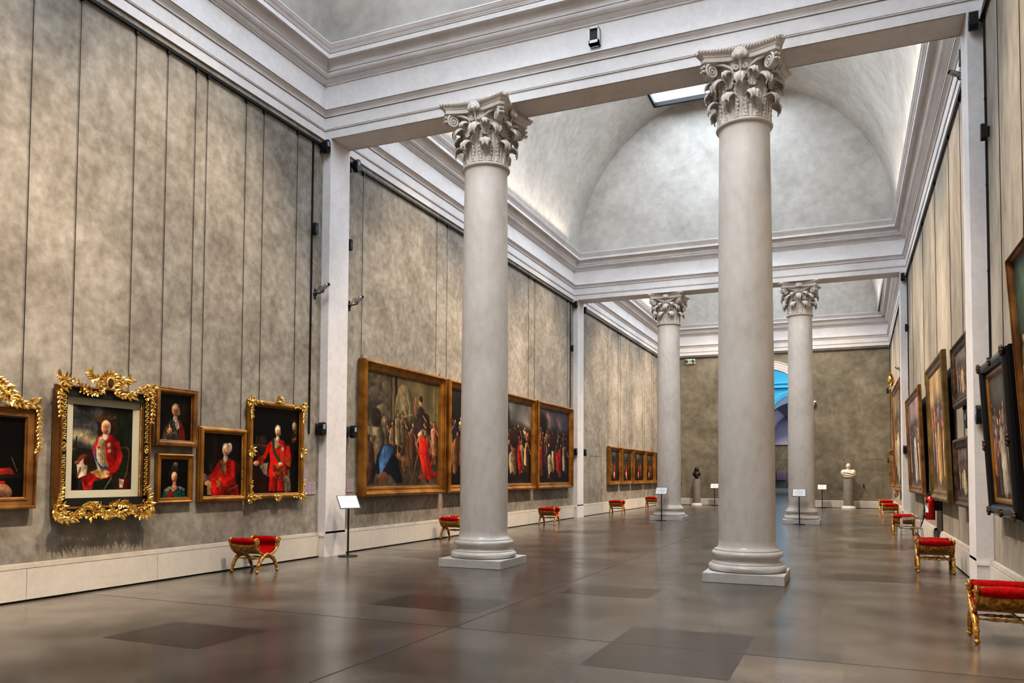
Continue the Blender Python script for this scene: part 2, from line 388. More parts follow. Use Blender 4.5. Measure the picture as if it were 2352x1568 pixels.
# entablatures round each bay
EP = [(-.05, 8.146), (-.012, 8.144), (0, 8.141), (0, 8.292), (-.02, 8.294), (-.02, 8.304), (.014, 8.306), (.020, 8.315), (.014, 8.324), (-.006, 8.326), (-.006, 8.332), (.018, 8.334), (.018, 8.552), (-.008, 8.554), (-.008, 8.564), (.038, 8.566), (.038, 8.59), (.045, 8.60), (.05, 8.615), (.075, 8.64), (.10, 8.662), (.085, 8.664), (.085, 8.672), (.112, 8.674), (.112, 8.70), (.0, 8.706),
      (0, 9.190), (-.02, 9.192), (-.02, 9.202), (.02, 9.204), (.024, 9.222), (.012, 9.228), (.03, 9.245), (.055, 9.262), (.09, 9.275), (.10, 9.278), (.075, 9.281), (.075, 9.292), (.10, 9.294), (.10, 9.300), (.115, 9.305), (.15, 9.325), (.165, 9.35), (.165, 9.372), (.14, 9.374), (.14, 9.384), (.172, 9.388), (.172, 9.47), (.182, 9.52), (.205, 9.56), (.24, 9.582), (.30, 9.585), (.312, 9.58), (.314, 9.539), (.332, 9.539), (.332, 9.622), (.312, 9.624), (.312, 9.632), (.342, 9.634), (.342, 9.650), (.352, 9.655),
      (.36, 9.675), (.385, 9.70), (.405, 9.73), (.412, 9.748), (.42, 9.75), (.42, 9.772), (.05, 9.79), (-.1, 9.79)]
def ring(ys, ye, name):
    g = MB(); rows = []
    for d, z in EP:
        rows.append([(A + d, ys + d, z), (BX(ys) - d, ys + d, z), (BX(ye) - d, ye - d, z), (A + d, ye - d, z)])
    g.grid(rows, smooth=False, closed=True)
    struct(g, name, 'stucco')
ring(Y0, Y1, 'trim_5'); ring(Y1 + T1, Y2, 'trim_6'); ring(Y2 + T2, Y3, 'trim_7')
# beams
for i, (y, t) in enumerate(((Y1, T1), (Y2, T2))):
    g = MB(); g.box(A - .02, B + .02, y + .008, y + t - .008, ZB, 10.4)
    g.box(A - .02, B + .02, y + .001, y + .02, ZB, ZB + .12); g.box(A - .02, B + .02, y + t - .02, y + t - .001, ZB, ZB + .12)
    struct(g, 'ceiling_beam_%d' % (i + 1), 'stucco')
# vaults
VR, VZ = 5.24, 9.75
SKX, SKR = 2.25, 1.75
def vault(ys, ye, sy0, sy1, name):
    ya, yb = ys + .34, ye - .34
    g = MB(); n = 64
    ang = [PI - PI * i / n for i in range(n + 1)]
    h = math.acos(SKX / VR); hr = math.acos(SKR / VR)
    ang = sorted(set([a for a in ang if abs(a - hr) > .02 and abs(a - (PI - h)) > .02] + [hr, PI - h]), reverse=True)
    yy = [ya, sy0, sy1, yb]
    def P(a, y): return (CX + VR * math.cos(a), y, VZ + VR * math.sin(a))
    for i in range(len(ang) - 1):
        for j in range(3):
            mid = (ang[i] + ang[i + 1]) / 2
            if j == 1 and hr < mid < PI - h: continue
            g.add([P(ang[i], yy[j]), P(ang[i + 1], yy[j]), P(ang[i + 1], yy[j + 1]), P(ang[i], yy[j + 1])], [(0, 1, 2, 3)], True)
    o = struct(g, 'ceiling_vault_' + name, 'vault')
    import bmesh
    bm = bmesh.new(); bm.from_mesh(o.data); bmesh.ops.remove_doubles(bm, verts=bm.verts, dist=1e-4); bm.to_mesh(o.data); bm.free()
    # end lunettes
    g = MB()
    for y, s_ in ((ya, 1), (yb, -1)):
        pts = [P(PI - PI * i / n, y) for i in range(n + 1)] + [(CX + VR, y, 9.75), (CX - VR, y, 9.75)]
        g.add(pts, [tuple(range(len(pts)))[::s_]])
        g.box(CX - VR - .3, CX + VR + .3, y - (.02 if s_ > 0 else -.005), y + (-.005 if s_ > 0 else .02), 9.78, 15.3)
    struct(g, 'wall_lunettes_' + name, 'vault')
    # skylight: dark frame, reveal, glazing
    zt = VZ + VR * math.sin(h)
    g = MB(); fw = .07
    g.box(CX - SKX - fw, CX - SKX + .03, sy0 - fw, sy1 + fw, zt - .03, zt + .5); g.box(CX + SKR - .03, CX + SKR + fw, sy0 - fw, sy1 + fw, zt - .03, zt + .5)
    for y in (sy0 - fw, sy1 - .03):
        g.box(CX - SKX, CX + SKR, y, y + .1, zt - .03, zt + .55)
    fr = struct(g, 'window_' + name, 'gap')
    g = MB(); g.box(CX - SKX, CX + SKR, sy0, sy1, zt + .12, zt + .14); g.build('pane', 'sky', fr)
vault(Y0, Y1, -2.4, 11.2, '1'); vault(Y1 + T1, Y2, 14.3, 26.65, '2'); vault(Y2 + T2, Y3, 29.6, 41.8, '3')

# pilasters under the beams
def pilaster(side, y, t, name):
    p = .152 if side < 0 else .18
    g = MB(); X0, X1 = (A - .04, A + p) if side < 0 else (B - p, B + .04)
    e0, e1 = (0, 1) if side < 0 else (1, 0)
    g.box(X0, X1, y, y + t, .44, ZB, .004)
    for z0, z1, e in ((0.0, .395, .035), (.395, .41, .05), (.41, .435, .04), (.435, .46, .02), (.46, .48, .01)):
        g.box(X0 - e * e1, X1 + e * e0, y - e, y + t + e, z0, z1)
    struct(g, name, 'stucco')
for i, (y, t) in enumerate(((Y1, T1), (Y2, T2))):
    pilaster(-1, y, t, 'wall_pilaster_left_%d' % (i + 1)); pilaster(1, y, t, 'wall_pilaster_right_%d' % (i + 1))

# skirting: stone slabs, ledge, dark gap
def skirt(side, segs, name):
    ga, gb, gc = MB(), MB(), MB()
    for y0, y1 in segs:
        y = y0; ye = y1
        while y < ye - .05:
            yn = min(y + 2.0, ye)
            for X, s in ((A, 1),) if side < 0 else ((None, -1),):
                xa, xb = (A, A) if side < 0 else (BX(y), BX(yn))
                d = .035 * s
                q = MB()
                ga.add([(xa - .1 * s, y + .003, .025), (xb - .1 * s, yn - .003, .025), (xb - .1 * s, yn - .003, .40), (xa - .1 * s, y + .003, .40),
                        (xa + d, y + .003, .025), (xb + d, yn - .003, .025), (xb + d, yn - .003, .40), (xa + d, y + .003, .40)],
                       [(0, 1, 2, 3), (4, 7, 6, 5), (0, 4, 5, 1), (1, 5, 6, 2), (2, 6, 7, 3), (3, 7, 4, 0)])
                gb.add([(xa + .005 * s, y, .385), (xb + .005 * s, yn, .385), (xb + .028 * s, yn, .41), (xa + .028 * s, y, .41), (xb + .004 * s, yn, .46), (xa + .004 * s, y, .46), (xa - .05 * s, y, .475), (xb - .05 * s, yn, .475)],
                       [(0, 1, 2, 3), (3, 2, 4, 5), (5, 4, 7, 6)])
                gc.add([(xa - .02 * s, y, .0), (xb - .02 * s, yn, .0), (xb - .02 * s, yn, .028), (xa - .02 * s, y, .028), (xa + .02 * s, y, .0), (xb + .02 * s, yn, .0), (xb + .02 * s, yn, .41), (xa + .02 * s, y, .41), (xa + .034 * s, y, .002), (xb + .034 * s, yn, .002)],
                       [(4, 5, 6, 7), (4, 5, 9, 8)])
            y = yn
    struct(ga, 'baseboard_' + name, 'base'); struct(gb, 'trim_ledge_' + name, 'ledge'); struct(gc, 'trim_groove_' + name, 'gap')
skirt(-1, [(6.58 - 10, Y1 - .03), (Y1 + T1 + .03, Y2 - .03), (Y2 + T2 + .03, 31.33), (31.36, Y3)], 'left')
skirt(1, [(Y0, Y1 - .03), (Y1 + T1 + .03, DY0), (DY1, Y2 - .03), (Y2 + T2 + .03, Y3)], 'right')
g = MB(); gb = MB()
for x0, x1 in ((A, CX - AR - .47), (CX + AR + .47, B3)):
    x = x0
    while x < x1 - .05:
        xn = min(x + 1.95, x1); g.box(x + .003, xn - .003, Y3 - .035, Y3 + .035, .02, .40); x = xn
    gb.box(x0, x1, Y3 - .03, Y3 + .035, .435, .46)
struct(g, 'baseboard_far', 'base'); struct(gb, 'trim_ledge_far', 'ledge')
g = MB()
for x0, x1 in ((A, CX - AR - .47), (CX + AR + .47, B3)): g.box(x0, x1, Y3 - .022, Y3 + .035, .40, .435); g.box(x0, x1, Y3 - .02, Y3 + .035, 0, .03)
struct(g, 'trim_groove_far', 'gap')
# flush jib door outline on the left wall of the third bay and on the far wall
g = MB()
for y in (29.75, 31.33): g.box(WL - .01, WL + .004, y - .012, y + .012, .45, 2.36)
g.box(WL - .01, WL + .004, 29.75, 31.33, 2.34, 2.37)
struct(g, 'door_3', 'ledge_dark')
g = MB()
for x in (-0.32 + 1.0, 1.62): g.box(x - .008, x + .008, Y3 + .024, Y3 + .035, .46, 2.45)
g.box(.68, 1.62, Y3 + .024, Y3 + .035, 2.435, 2.45); struct(g, 'door_4', 'ledge_dark')

# ------------------------------------------------------------------ columns
def leaf_mesh(w, h, r0f, curl, nu=14, nv=40, teeth=7, z0=0.0, out=.10, drop=.07, lift=.012):
    """one acanthus leaf standing on the bell at angle 0 (pointing +x)"""
    # spine: up the bell, then rolls outward and over
    sp = []
    for j in range(nv + 1):
        v = j / nv
        if v < .7:
            z = z0 + h * v / .7 * .93; r = r0f(z) + lift + .012 * (v / .7) ** 3
        else:
            t = (v - .7) / .3 * PI * curl
            zc = z0 + h * .93; rb = r0f(zc) + lift + .012
            r = rb + out * (1 - math.cos(t)) * .5 * 1.0; z = zc + (h * .07 + .02) * math.sin(t) - drop * max(0, t / PI - .5) * 1.2
        sp.append((r, z))
    rows = []
    for j in range(nv + 1):
        v = j / nv; r, z = sp[j]
        wd = w * (.62 + .38 * math.sin(PI * min(1, v * 1.15) ** 1.1)) if v < .7 else w * (.96 - .55 * ((v - .7) / .3) ** 1.6)
        tt = (v * teeth) % 1.0
        lob = 1 - .30 * (1 - abs(2 * tt - 1)) if v > .05 else 1
        row = []
        for i in range(nu + 1):
            u = -1 + 2 * i / nu
            edge = abs(u) ** 2
            k = lob if abs(u) > .7 else 1
            a = u * wd * k / max(r, .2)
            ridge = .015 * math.cos(u * PI * 3.2) * (1 - .3 * v) + .016 * (1 - abs(2 * ((v * teeth + .5 * abs(u)) % 1) - 1)) * edge
            rr = r + ridge + .030 * edge * (1 - v * .5) * (1 if v < .7 else .2)
            zz = z - .05 * h * edge * v - (.03 * edge if v > .7 else 0)
            row.append((rr * math.cos(a), rr * math.sin(a), zz))
        rows.append(row)
    g = MB(); g.grid(rows, True)
    return g
def bell_r(z):
    t = max(0, (z - 7.10) / .86)
    return .375 + .01 * t + .075 * t ** 3
def spiral_pts(cx, cz, r0, r1, turns, a0, d, n=44):
    out = []
    for i in range(n + 1):
        t = i / n; a = a0 + d * turns * 2 * PI * t; r = r0 + (r1 - r0) * t ** .85
        out.append((cx + r * math.cos(a), cz + r * math.sin(a)))
    return out
def add_mod_solid(o, th):
    md = o.modifiers.new('thickness', 'SOLIDIFY'); md.thickness = th; md.offset = -1
def column(label):
    root = thing('corinthian_column', label, 'column', kind='thing', group='corinthian columns carrying the beams')
    g = MB(); g.box(-.588, .588, -.588, .588, 0, .145, .006); g.build('plinth', 'plinth', root)
    # attic base
    P = []
    def tor(rc, zc, rr, rz, a0=-PI / 2, a1=PI / 2, n=12):
        return [(rc + rr * math.cos(a0 + (a1 - a0) * i / n), zc + rz * math.sin(a0 + (a1 - a0) * i / n)) for i in range(n + 1)]
    P = [(.50, .145)] + tor(.520, .203, .062, .058) + [(.535, .262), (.535, .275)]
    P += [(.50, .285), (.475, .305), (.468, .325), (.475, .34), (.485, .348), (.485, .36)] + tor(.488, .405, .045, .047) + [(.49, .454), (.49, .474), (.462, .482), (.445, .50), (.433, .53), (.427, .565), (.424, .60)]
    g = MB(); g.lathe(P, 64); g.build('column_base', 'marble', root)
    # shaft with entasis
    P = []
    for i in range(25):
        t = i / 24; z = .585 + (6.985 - .585) * t
        r = .4235 - .038 * max(0, (t - .12) / .88) ** 1.6
        P.append((r, z))
    P += [(.390, 7.0), (.398, 7.012)]
    g = MB(); g.lathe(P, 72); sh = g.build('shaft', 'column', root)
    g = MB(); g.lathe([(.385, 7.015), (.40, 7.03), (.424, 7.038), (.434, 7.055), (.434, 7.072), (.418, 7.09), (.37, 7.10)], 64); g.build('astragal', 'capital', root)
    # capital
    g = MB(); g.lathe([(bell_r(7.09 + .87 * i / 16), 7.09 + .87 * i / 16) for i in range(17)], 48); cap = g.build('capital', 'capital', root)
    def put(mb, ang, src=None, name='acanthus_leaf'):
        if src is None:
            src = mb.build(name, 'capital', cap); add_mod_solid(src, .014)
        else:
            src = src.copy(); C.objects.link(src); src.parent = cap
        src.rotation_euler = (0, 0, ang); return src
    low = leaf_mesh(.135, .36, bell_r, 1.25, z0=7.10, out=.15, drop=.07)
    s = None
    for k in range(8):
        a = put(low, PI / 4 * k + PI / 8, s); s = s or a
    mid = leaf_mesh(.13, .62, bell_r, 1.25, z0=7.11, out=.17, drop=.07, lift=.004, teeth=11, nv=60)
    s = None
    for k in range(8):
        a = put(mid, PI / 4 * k, s); s = s or a
    up = leaf_mesh(.085, .22, lambda z: bell_r(z) + .03, 1.2, z0=7.56, out=.13, drop=.05, teeth=5, nv=20)
    s = None
    for k in range(8):
        a = put(up, PI / 4 * k + PI / 8 , s, 'upper_leaf'); s = s or a
    for o in [x for x in bpy.data.objects if x.parent == cap and x.name.startswith('upper_leaf')]: o.data = s.data
    # abacus: concave sides, cut corners, egg row
    def outline(S, dep, cut, n=14):
        pts = []
        for k in range(4):
            a = PI / 2 * k; ca, sa = math.cos(a), math.sin(a)
            for i in range(n + 1):
                u = -1 + 2 * i / n
                x = u * (S - cut); y = -S + dep * math.cos(u * PI / 2) ** 1.0
                pts.append((x * ca - y * sa, x * sa + y * ca))
        return pts
    g = MB()
    lv = [(.55, 7.965), (.585, 7.965), (.585, 8.03), (.60, 8.035), (.60, 8.045), (.612, 8.06), (.64, 8.078), (.655, 8.085), (.655, 8.1375), (.5, 8.1375)]
    rows = [[(x, y, z) for x, y in outline(S, .115, .07 * S / .64)] for S, z in lv]
    g.grid(rows, False, closed=True); g.add(rows[0], [tuple(range(len(rows[0])))[::-1]])
    eo = outline(.662, .115, .07, 26)
    for i in range(0, len(eo)):
        x, y = eo[i]; g.sphere((x, y, 8.112), .019, .019, .028, 6, 4)
    g.build('abacus', 'capital', cap)
    # corner volutes
    sv = None; sv2 = None
    for k in range(4):
        for sg in (-1, 1):
            if (sv if sg > 0 else sv2) is None:
                g = MB(); R = .122; D = .635; cz = 7.852; q2 = math.sqrt(.5)
                def W(a, z, d):   # a: along the diagonal from the centre of the coil, d: out of the face
                    x = (D + a) * q2 - d * q2; y = -(D + a) * q2 - d * q2
                    return (sg * x, y, z)
                sp = spiral_pts(0, cz, R, .010, 2.5, PI / 2 + .5, -1, 54)
                stem = [(sg * .07, -.395, 7.68), (sg * .09, -.41, 7.78), (sg * .15, -.43, 7.87), (sg * .25, -.445, 7.925), (sg * .34, -.455, 7.95)]
                pts = stem + [W(u, z, .040 + .010 * (i / len(sp))) for i, (u, z) in enumerate(sp)]
                rad = [.012, .018, .022, .024, .024] + [.022 - .012 * i / len(sp) for i in range(len(sp))]
                g.tube(pts, rad, 8)
                disc = [((R - .012) * math.cos(t), cz + (R - .012) * math.sin(t)) for t in [2 * PI * i / 24 for i in range(24)]]
                vs = [W(u, z, .034) for u, z in disc] + [W(u, z, -.002) for u, z in disc]
                fs = [tuple(range(24)), tuple(range(47, 23, -1))] + [(i, (i + 1) % 24, (i + 1) % 24 + 24, i + 24) for i in range(24)]
                g.add(vs, fs)
                g.sphere(W(0, cz, .05), .016)
                # leaf curling over the coil, under the corner of the abacus
                for q in range(5):
                    t = PI * (.62 - .17 * q); g.sphere(W((R + .02) * math.cos(t), cz + (R + .015) * math.sin(t), .022), .034, .034, .022, 8, 5)
                o = g.build('volute', 'capital', cap)
                if sg > 0: sv = o
                else: sv2 = o
            else:
                o = (sv if sg > 0 else sv2).copy(); C.objects.link(o); o.parent = cap
            o.rotation_euler = (0, 0, PI / 2 * k)
        # little helices and the flower on each side of the abacus
        if k == 0:
            g = MB()
            for sg in (-1, 1):
                sp = spiral_pts(.062, 7.86, .05, .008, 2.0, PI / 2, -1, 26)
                g.tube([(sg * .115, -.40, 7.70), (sg * .125, -.42, 7.78), (sg * .11, -.445, 7.86)] + [(sg * u, -.455, z) for u, z in sp], [.01, .014, .016] + [.015 - .007 * i / len(sp) for i in range(len(sp))], 6)
            hx = g.build('helix_scroll', 'capital', cap)
            g = MB()
            g.tube([(0, -.40, 7.70), (0, -.44, 7.82), (0, -.50, 7.95)], [.016, .02, .025], 8)
            for q in range(9):
                t = PI * q / 8; g.sphere((.085 * math.cos(t), -.535, 8.0 + .085 * math.sin(t)), .04, .035, .045, 8, 6)
            g.sphere((0, -.53, 8.02), .09, .06, .07, 12, 8); g.sphere((0, -.57, 7.985), .04)
            fl = g.build('rosette', 'capital', cap)
        else:
            for src in (hx, fl):
                o = src.copy(); C.objects.link(o); o.parent = cap; o.rotation_euler = (0, 0, PI / 2 * k)
    return root
CL = ['tall pale column nearest the left wall, beside the easel-like reading stand', 'tall pale column in the foreground, right of the nearer pair', 'distant pale column with a reading stand before it, left of the far pair', 'distant pale column right of the far pair, by the archway']
c1 = column(CL[0])
for i, (x, y) in enumerate(((-5.94, 12.62), (-1.44, 12.62), (-5.94, 28.34), (-1.44, 28.34))):
    o = c1 if i == 0 else copy_tree(c1)
    o.location = (x, y, 0); o['label'] = CL[i]
# ------------------------------------------------------------------ painted canvases (vertex-coloured meshes)
RNG = np.random.RandomState(3)
def vnoise(h, w, cells, seed):
    rs = np.random.RandomState(seed); gy = max(2, int(cells)); gx = max(2, int(cells * w / h) + 1)
    gr = rs.rand(gy + 1, gx + 1)
    yy = np.linspace(0, gy - 1e-4, h); xx = np.linspace(0, gx - 1e-4, w)
    iy = yy.astype(int); ix = xx.astype(int); fy = (yy - iy)[:, None]; fx = (xx - ix)[None, :]
    fy = fy * fy * (3 - 2 * fy); fx = fx * fx * (3 - 2 * fx)
    a = gr[iy][:, ix]; b_ = gr[iy][:, ix + 1]; c = gr[iy + 1][:, ix]; d = gr[iy + 1][:, ix + 1]
    return (a * (1 - fx) + b_ * fx) * (1 - fy) + (c * (1 - fx) + d * fx) * fy
def fbm(h, w, cells, seed, o=3):
    return sum(vnoise(h, w, cells * 2 ** k, seed + k) * .5 ** k for k in range(o)) / sum(.5 ** k for k in range(o))
class Cv:
    def __init__(s, W, H, px, bg):
        s.asp = W / H; s.h = px; s.tone = 1.22; s.w = max(8, int(px * s.asp)); s.k = int(RNG.randint(1, 9999))
        V, U = np.meshgrid(np.linspace(0, 1, s.h), np.linspace(0, 1, s.w), indexing='ij')
        wob = .007
        s.U = U + (fbm(s.h, s.w, 14, s.k) - .5) * wob * 2; s.V = V + (fbm(s.h, s.w, 14, s.k + 9) - .5) * wob * 2
        s.n1 = fbm(s.h, s.w, 5, s.k + 20); s.n2 = fbm(s.h, s.w, 26, s.k + 30)
        s.c = np.zeros((s.h, s.w, 3)) + np.array(bg) / 255.0
        s.c *= (.75 + .5 * s.n1)[..., None]
    def put(s, a, col, tex=.35, light=None):
        col = np.array(col, float) / 255
        sh = 1 + (s.n2 - .5) * tex * 2 + (s.n1 - .5) * tex
        if light is not None: sh = sh * light
        cc = np.clip(col[None, None] * sh[..., None], 0, 1)
        s.c = s.c * (1 - a[..., None]) + cc * a[..., None]
    def ell(s, cx, cy, rx, ry, col, rot=0, soft=.12, tex=.3, shade=.35, al=1.0, ld=(-.6, -.7)):
        x = (s.U - cx) * s.asp; y = s.V - cy; ca, sa = math.cos(rot), math.sin(rot)
        X = (x * ca + y * sa) / (rx * s.asp if False else rx); Y = (-x * sa + y * ca) / ry
        d = np.sqrt(X * X + Y * Y); a = np.clip((1 - d) / soft, 0, 1) * al
        s.put(a, col, tex, 1 - shade * (-(X * ld[0] + Y * ld[1])) * .9)
    def poly(s, pts, col, soft=.008, tex=.35, shade=0.0, al=1.0, sx=1):
        P = [(x * s.asp, y) for x, y in pts]; x = s.U * s.asp; y = s.V
        ins = np.zeros_like(x, bool); dm = np.full_like(x, 9.)
        for i in range(len(P)):
            (x0, y0), (x1, y1) = P[i], P[(i + 1) % len(P)]
            c = ((y0 > y) != (y1 > y)) & (x < (x1 - x0) * (y - y0) / (y1 - y0 + 1e-9) + x0); ins ^= c
            dx, dy = x1 - x0, y1 - y0; t = np.clip(((x - x0) * dx + (y - y0) * dy) / (dx * dx + dy * dy + 1e-9), 0, 1)
            dm = np.minimum(dm, np.hypot(x - x0 - t * dx, y - y0 - t * dy))
        sd = np.where(ins, dm, -dm); a = np.clip(sd / soft + .5, 0, 1) * al
        xs = [p[0] for p in P]; li = None
        if shade: li = 1 - shade * sx * ((x - min(xs)) / (max(xs) - min(xs) + 1e-6) - .5) * 1.3
        s.put(a, col, tex, li)
    def line(s, pts, wd, col, tex=.2, al=1.0):
        x = s.U * s.asp; y = s.V; dm = np.full_like(x, 9.)
        for (x0, y0), (x1, y1) in zip(pts[:-1], pts[1:]):
            x0 *= s.asp; x1 *= s.asp; dx, dy = x1 - x0, y1 - y0
            t = np.clip(((x - x0) * dx + (y - y0) * dy) / (dx * dx + dy * dy + 1e-9), 0, 1); dm = np.minimum(dm, np.hypot(x - x0 - t * dx, y - y0 - t * dy))
        s.put(np.clip((wd - dm) / (wd * .5), 0, 1) * al, col, tex)
    def folds(s, pts, n, col, wd=.006, al=.5, seed=0):
        rs = np.random.RandomState(seed + 5); (x0, y0), (x1, y1), (x2, y2), (x3, y3) = pts
        for i in range(n):
            t = (i + .5 + rs.rand() * .5) / n
            a = (x0 + (x1 - x0) * t, y0 + (y1 - y0) * t); b_ = (x3 + (x2 - x3) * t, y3 + (y2 - y3) * t)
            m_ = ((a[0] + b_[0]) / 2 + (rs.rand() - .5) * .04, (a[1] + b_[1]) / 2); s.line([a, m_, b_], wd, col, al=al)
    def face(s, cx, cy, r, wig=(160, 156, 148), skin=(214, 160, 124), bald=False, turn=-.15):
        s.poly([(cx - r * .42 / s.asp, cy + r * .3), (cx + r * .46 / s.asp, cy + r * .3), (cx + r * .62 / s.asp, cy + r * 1.9), (cx - r * .5 / s.asp, cy + r * 1.9)], tuple(c * .82 for c in skin), shade=.5)
        s.poly([(cx - r * .5 / s.asp, cy + r * 1.25), (cx + r * .55 / s.asp, cy + r * 1.25), (cx + r * .65 / s.asp, cy + r * 1.9), (cx + r * .1 / s.asp, cy + r * 2.4), (cx - r * .5 / s.asp, cy + r * 1.9)], (212, 206, 196), shade=.4)
        s.ell(cx - turn * r * .5, cy - r * .16, r * 1.05, r * 1.22, wig, soft=.15)
        s.ell(cx - turn * r * 2.2, cy + r * .55, r * .5, r * .62, wig, soft=.3)
        if not bald: s.ell(cx + r * .95, cy + r * .5, r * .32, r * .55, wig, soft=.3)
        s.ell(cx + turn * r * .3, cy + r * .10, r * .84, r * 1.12, skin, soft=.14, shade=.65)
        if bald: s.ell(cx + turn * r * .3, cy - r * .45, r * .75, r * .62, skin, soft=.2)
        f = cx + turn * r * .7
        for sg in (-1, 1):
            s.ell(f + sg * r * .30 / s.asp * .8, cy + r * .02, r * .13, r * .07, (64, 40, 30), soft=.5)
            s.line([(f + sg * r * .45 / s.asp * .8, cy - r * .14), (f + sg * r * .16 / s.asp * .8, cy - r * .17)], r * .04, (110, 76, 56))
            s.ell(f + sg * r * .42 / s.asp * .8, cy + r * .40, r * .22, r * .18, (222, 128, 104), soft=.9, al=.6)
        s.line([(f, cy), (f - r * .1 / s.asp, cy + r * .36), (f + r * .04, cy + r * .40)], r * .05, (176, 112, 84), al=.8)
        s.line([(f - r * .16 / s.asp, cy + r * .64), (f + r * .17 / s.asp, cy + r * .62)], r * .055, (172, 62, 56))
        s.ell(f, cy + r * .95, r * .3, r * .1, (170, 120, 96), soft=.9, al=.5)
    def star(s, cx, cy, r, col=(225, 222, 210)):
        for k in range(8):
            a = PI / 4 * k; s.line([(cx, cy), (cx + r * math.cos(a) / s.asp, cy + r * math.sin(a))], r * .16, col)
        s.ell(cx, cy, r * .35, r * .35, col)
    def figure(s, x, base, h, cloth, skin=(206, 152, 116), hair=(50, 34, 26), legs=None, arm=1, lean=0.0, seed=0):
        """loosely painted standing figure, feet at (x, base), height h"""
        rs = np.random.RandomState(seed); q = h / s.asp; hx = x + lean * q
        legs = legs or ((58, 44, 36) if rs.rand() < .6 else tuple(c * .6 for c in skin)); rb = rs.rand()
        s.poly([(x - .10 * q, base), (x - .03 * q, base - .5 * h), (x + .03 * q, base - .5 * h), (x - .02 * q, base)], legs, shade=.5)
        s.poly([(x + .03 * q, base), (x + .01 * q, base - .5 * h), (x + .09 * q, base - .5 * h), (x + .12 * q, base)], legs, shade=.6)
        s.poly([(hx - .12 * q, base - .80 * h), (hx, base - .86 * h), (hx + .12 * q, base - .80 * h), (x + .13 * q, base - .50 * h), (x + (.16 + .06 * rs.rand()) * q, base - .20 * h), (x + .03 * q, base - (.02 + .2 * rb) * h), (x - .10 * q, base - (.06 + .2 * rb) * h), (x - .11 * q, base - .52 * h)], cloth, shade=1.0)
        dk = tuple(c * .45 for c in cloth); lt = tuple(min(255, c * 1.35 + 20) for c in cloth)
        s.folds([(hx - .08 * q, base - .76 * h), (hx + .10 * q, base - .76 * h), (x + .14 * q, base - .25 * h), (x - .08 * q, base - .3 * h)], 4, dk, .008 * h / .5, .6, seed)
        s.folds([(hx - .10 * q, base - .76 * h), (hx + .04 * q, base - .76 * h), (x + .05 * q, base - .28 * h), (x - .09 * q, base - .3 * h)], 2, lt, .007 * h / .5, .55, seed + 3)
        s.line([(hx + arm * .11 * q, base - .78 * h), (hx + arm * .20 * q, base - .66 * h), (hx + arm * (.15 + .15 * rs.rand()) * q, base - (.50 + .3 * rs.rand()) * h)], .026 * h, skin)
        s.ell(hx, base - .92 * h, .05 * h, .062 * h, hair); s.ell(hx - .012 * q * arm, base - .905 * h, .036 * h, .05 * h, skin)
    def crowd(s, n, x0, x1, b0, b1, h0, h1, cols, seed=0):
        rs = np.random.RandomState(seed)
        s.poly([(x0 - .1, b1), (x0 - .1, b0 - h0 * .8), ((x0 + x1) / 2, b0 - h0 * .95), (x1 + .1, b0 - h0 * .8), (x1 + .1, b1)], (38, 30, 24), soft=.1, al=.75)
        for i in range(n):
            t = (i + .5) / n; x = x0 + (x1 - x0) * ((i * .618) % 1.0); b_ = b0 + (b1 - b0) * t
            s.figure(x, b_, h0 + (h1 - h0) * t, cols[rs.randint(len(cols))], arm=rs.choice([-1, 1]), lean=(rs.rand() - .5) * .25, seed=seed + i,
                     hair=[(50, 34, 26), (90, 84, 76), (38, 30, 28), (120, 84, 50)][rs.randint(4)])
PM = bpy.data.materials.new('oil_paint'); PM.use_nodes = True
_b = PM.node_tree.nodes['Principled BSDF']; _a = PM.node_tree.nodes.new('ShaderNodeAttribute'); _a.attribute_name = 'paint'
PM.node_tree.links.new(_a.outputs['Color'], _b.inputs['Base Color']); _b.inputs['Roughness'].default_value = .42; _b.inputs['Specular IOR Level'].default_value = .18
M['paint'] = PM
def canvas(cv, x0, x1, z0, z1, y, parent, name='canvas'):
    h, w = cv.h, cv.w
    xs = np.linspace(x0, x1, w); zs = np.linspace(z1, z0, h)
    X, Z = np.meshgrid(xs, zs); co_ = np.stack([X, np.full_like(X, y), Z], -1).reshape(-1, 3)
    idx = np.arange(h * w).reshape(h, w)
    q = np.stack([idx[:-1, :-1], idx[1:, :-1], idx[1:, 1:], idx[:-1, 1:]], -1).reshape(-1, 4)
    me = bpy.data.meshes.new(name); me.vertices.add(h * w); me.vertices.foreach_set('co', co_.ravel().astype(np.float32))
    me.loops.add(q.size); me.loops.foreach_set('vertex_index', q.ravel().astype(np.int32))
    me.polygons.add(len(q)); me.polygons.foreach_set('loop_start', np.arange(0, q.size, 4, dtype=np.int32)); me.update(calc_edges=True)
    c = np.clip(cv.c, 0, 1); g_ = c.mean(-1, keepdims=True); c = np.clip((g_ + (c - g_) * .86) ** cv.tone * np.array([1.0, .93, .86]) * (.62 + .62 * fbm(h, w, 4, cv.k + 50))[..., None], 0, 1); lin = np.where(c <= .04045, c / 12.92, ((c + .055) / 1.055) ** 2.4)
    at = me.color_attributes.new('paint', 'FLOAT_COLOR', 'POINT'); at.data.foreach_set('color', np.concatenate([lin, np.ones((h, w, 1))], -1).reshape(-1).astype(np.float32))
    o = bpy.data.objects.new(name, me); C.objects.link(o); me.materials.append(PM); o.parent = parent; return o

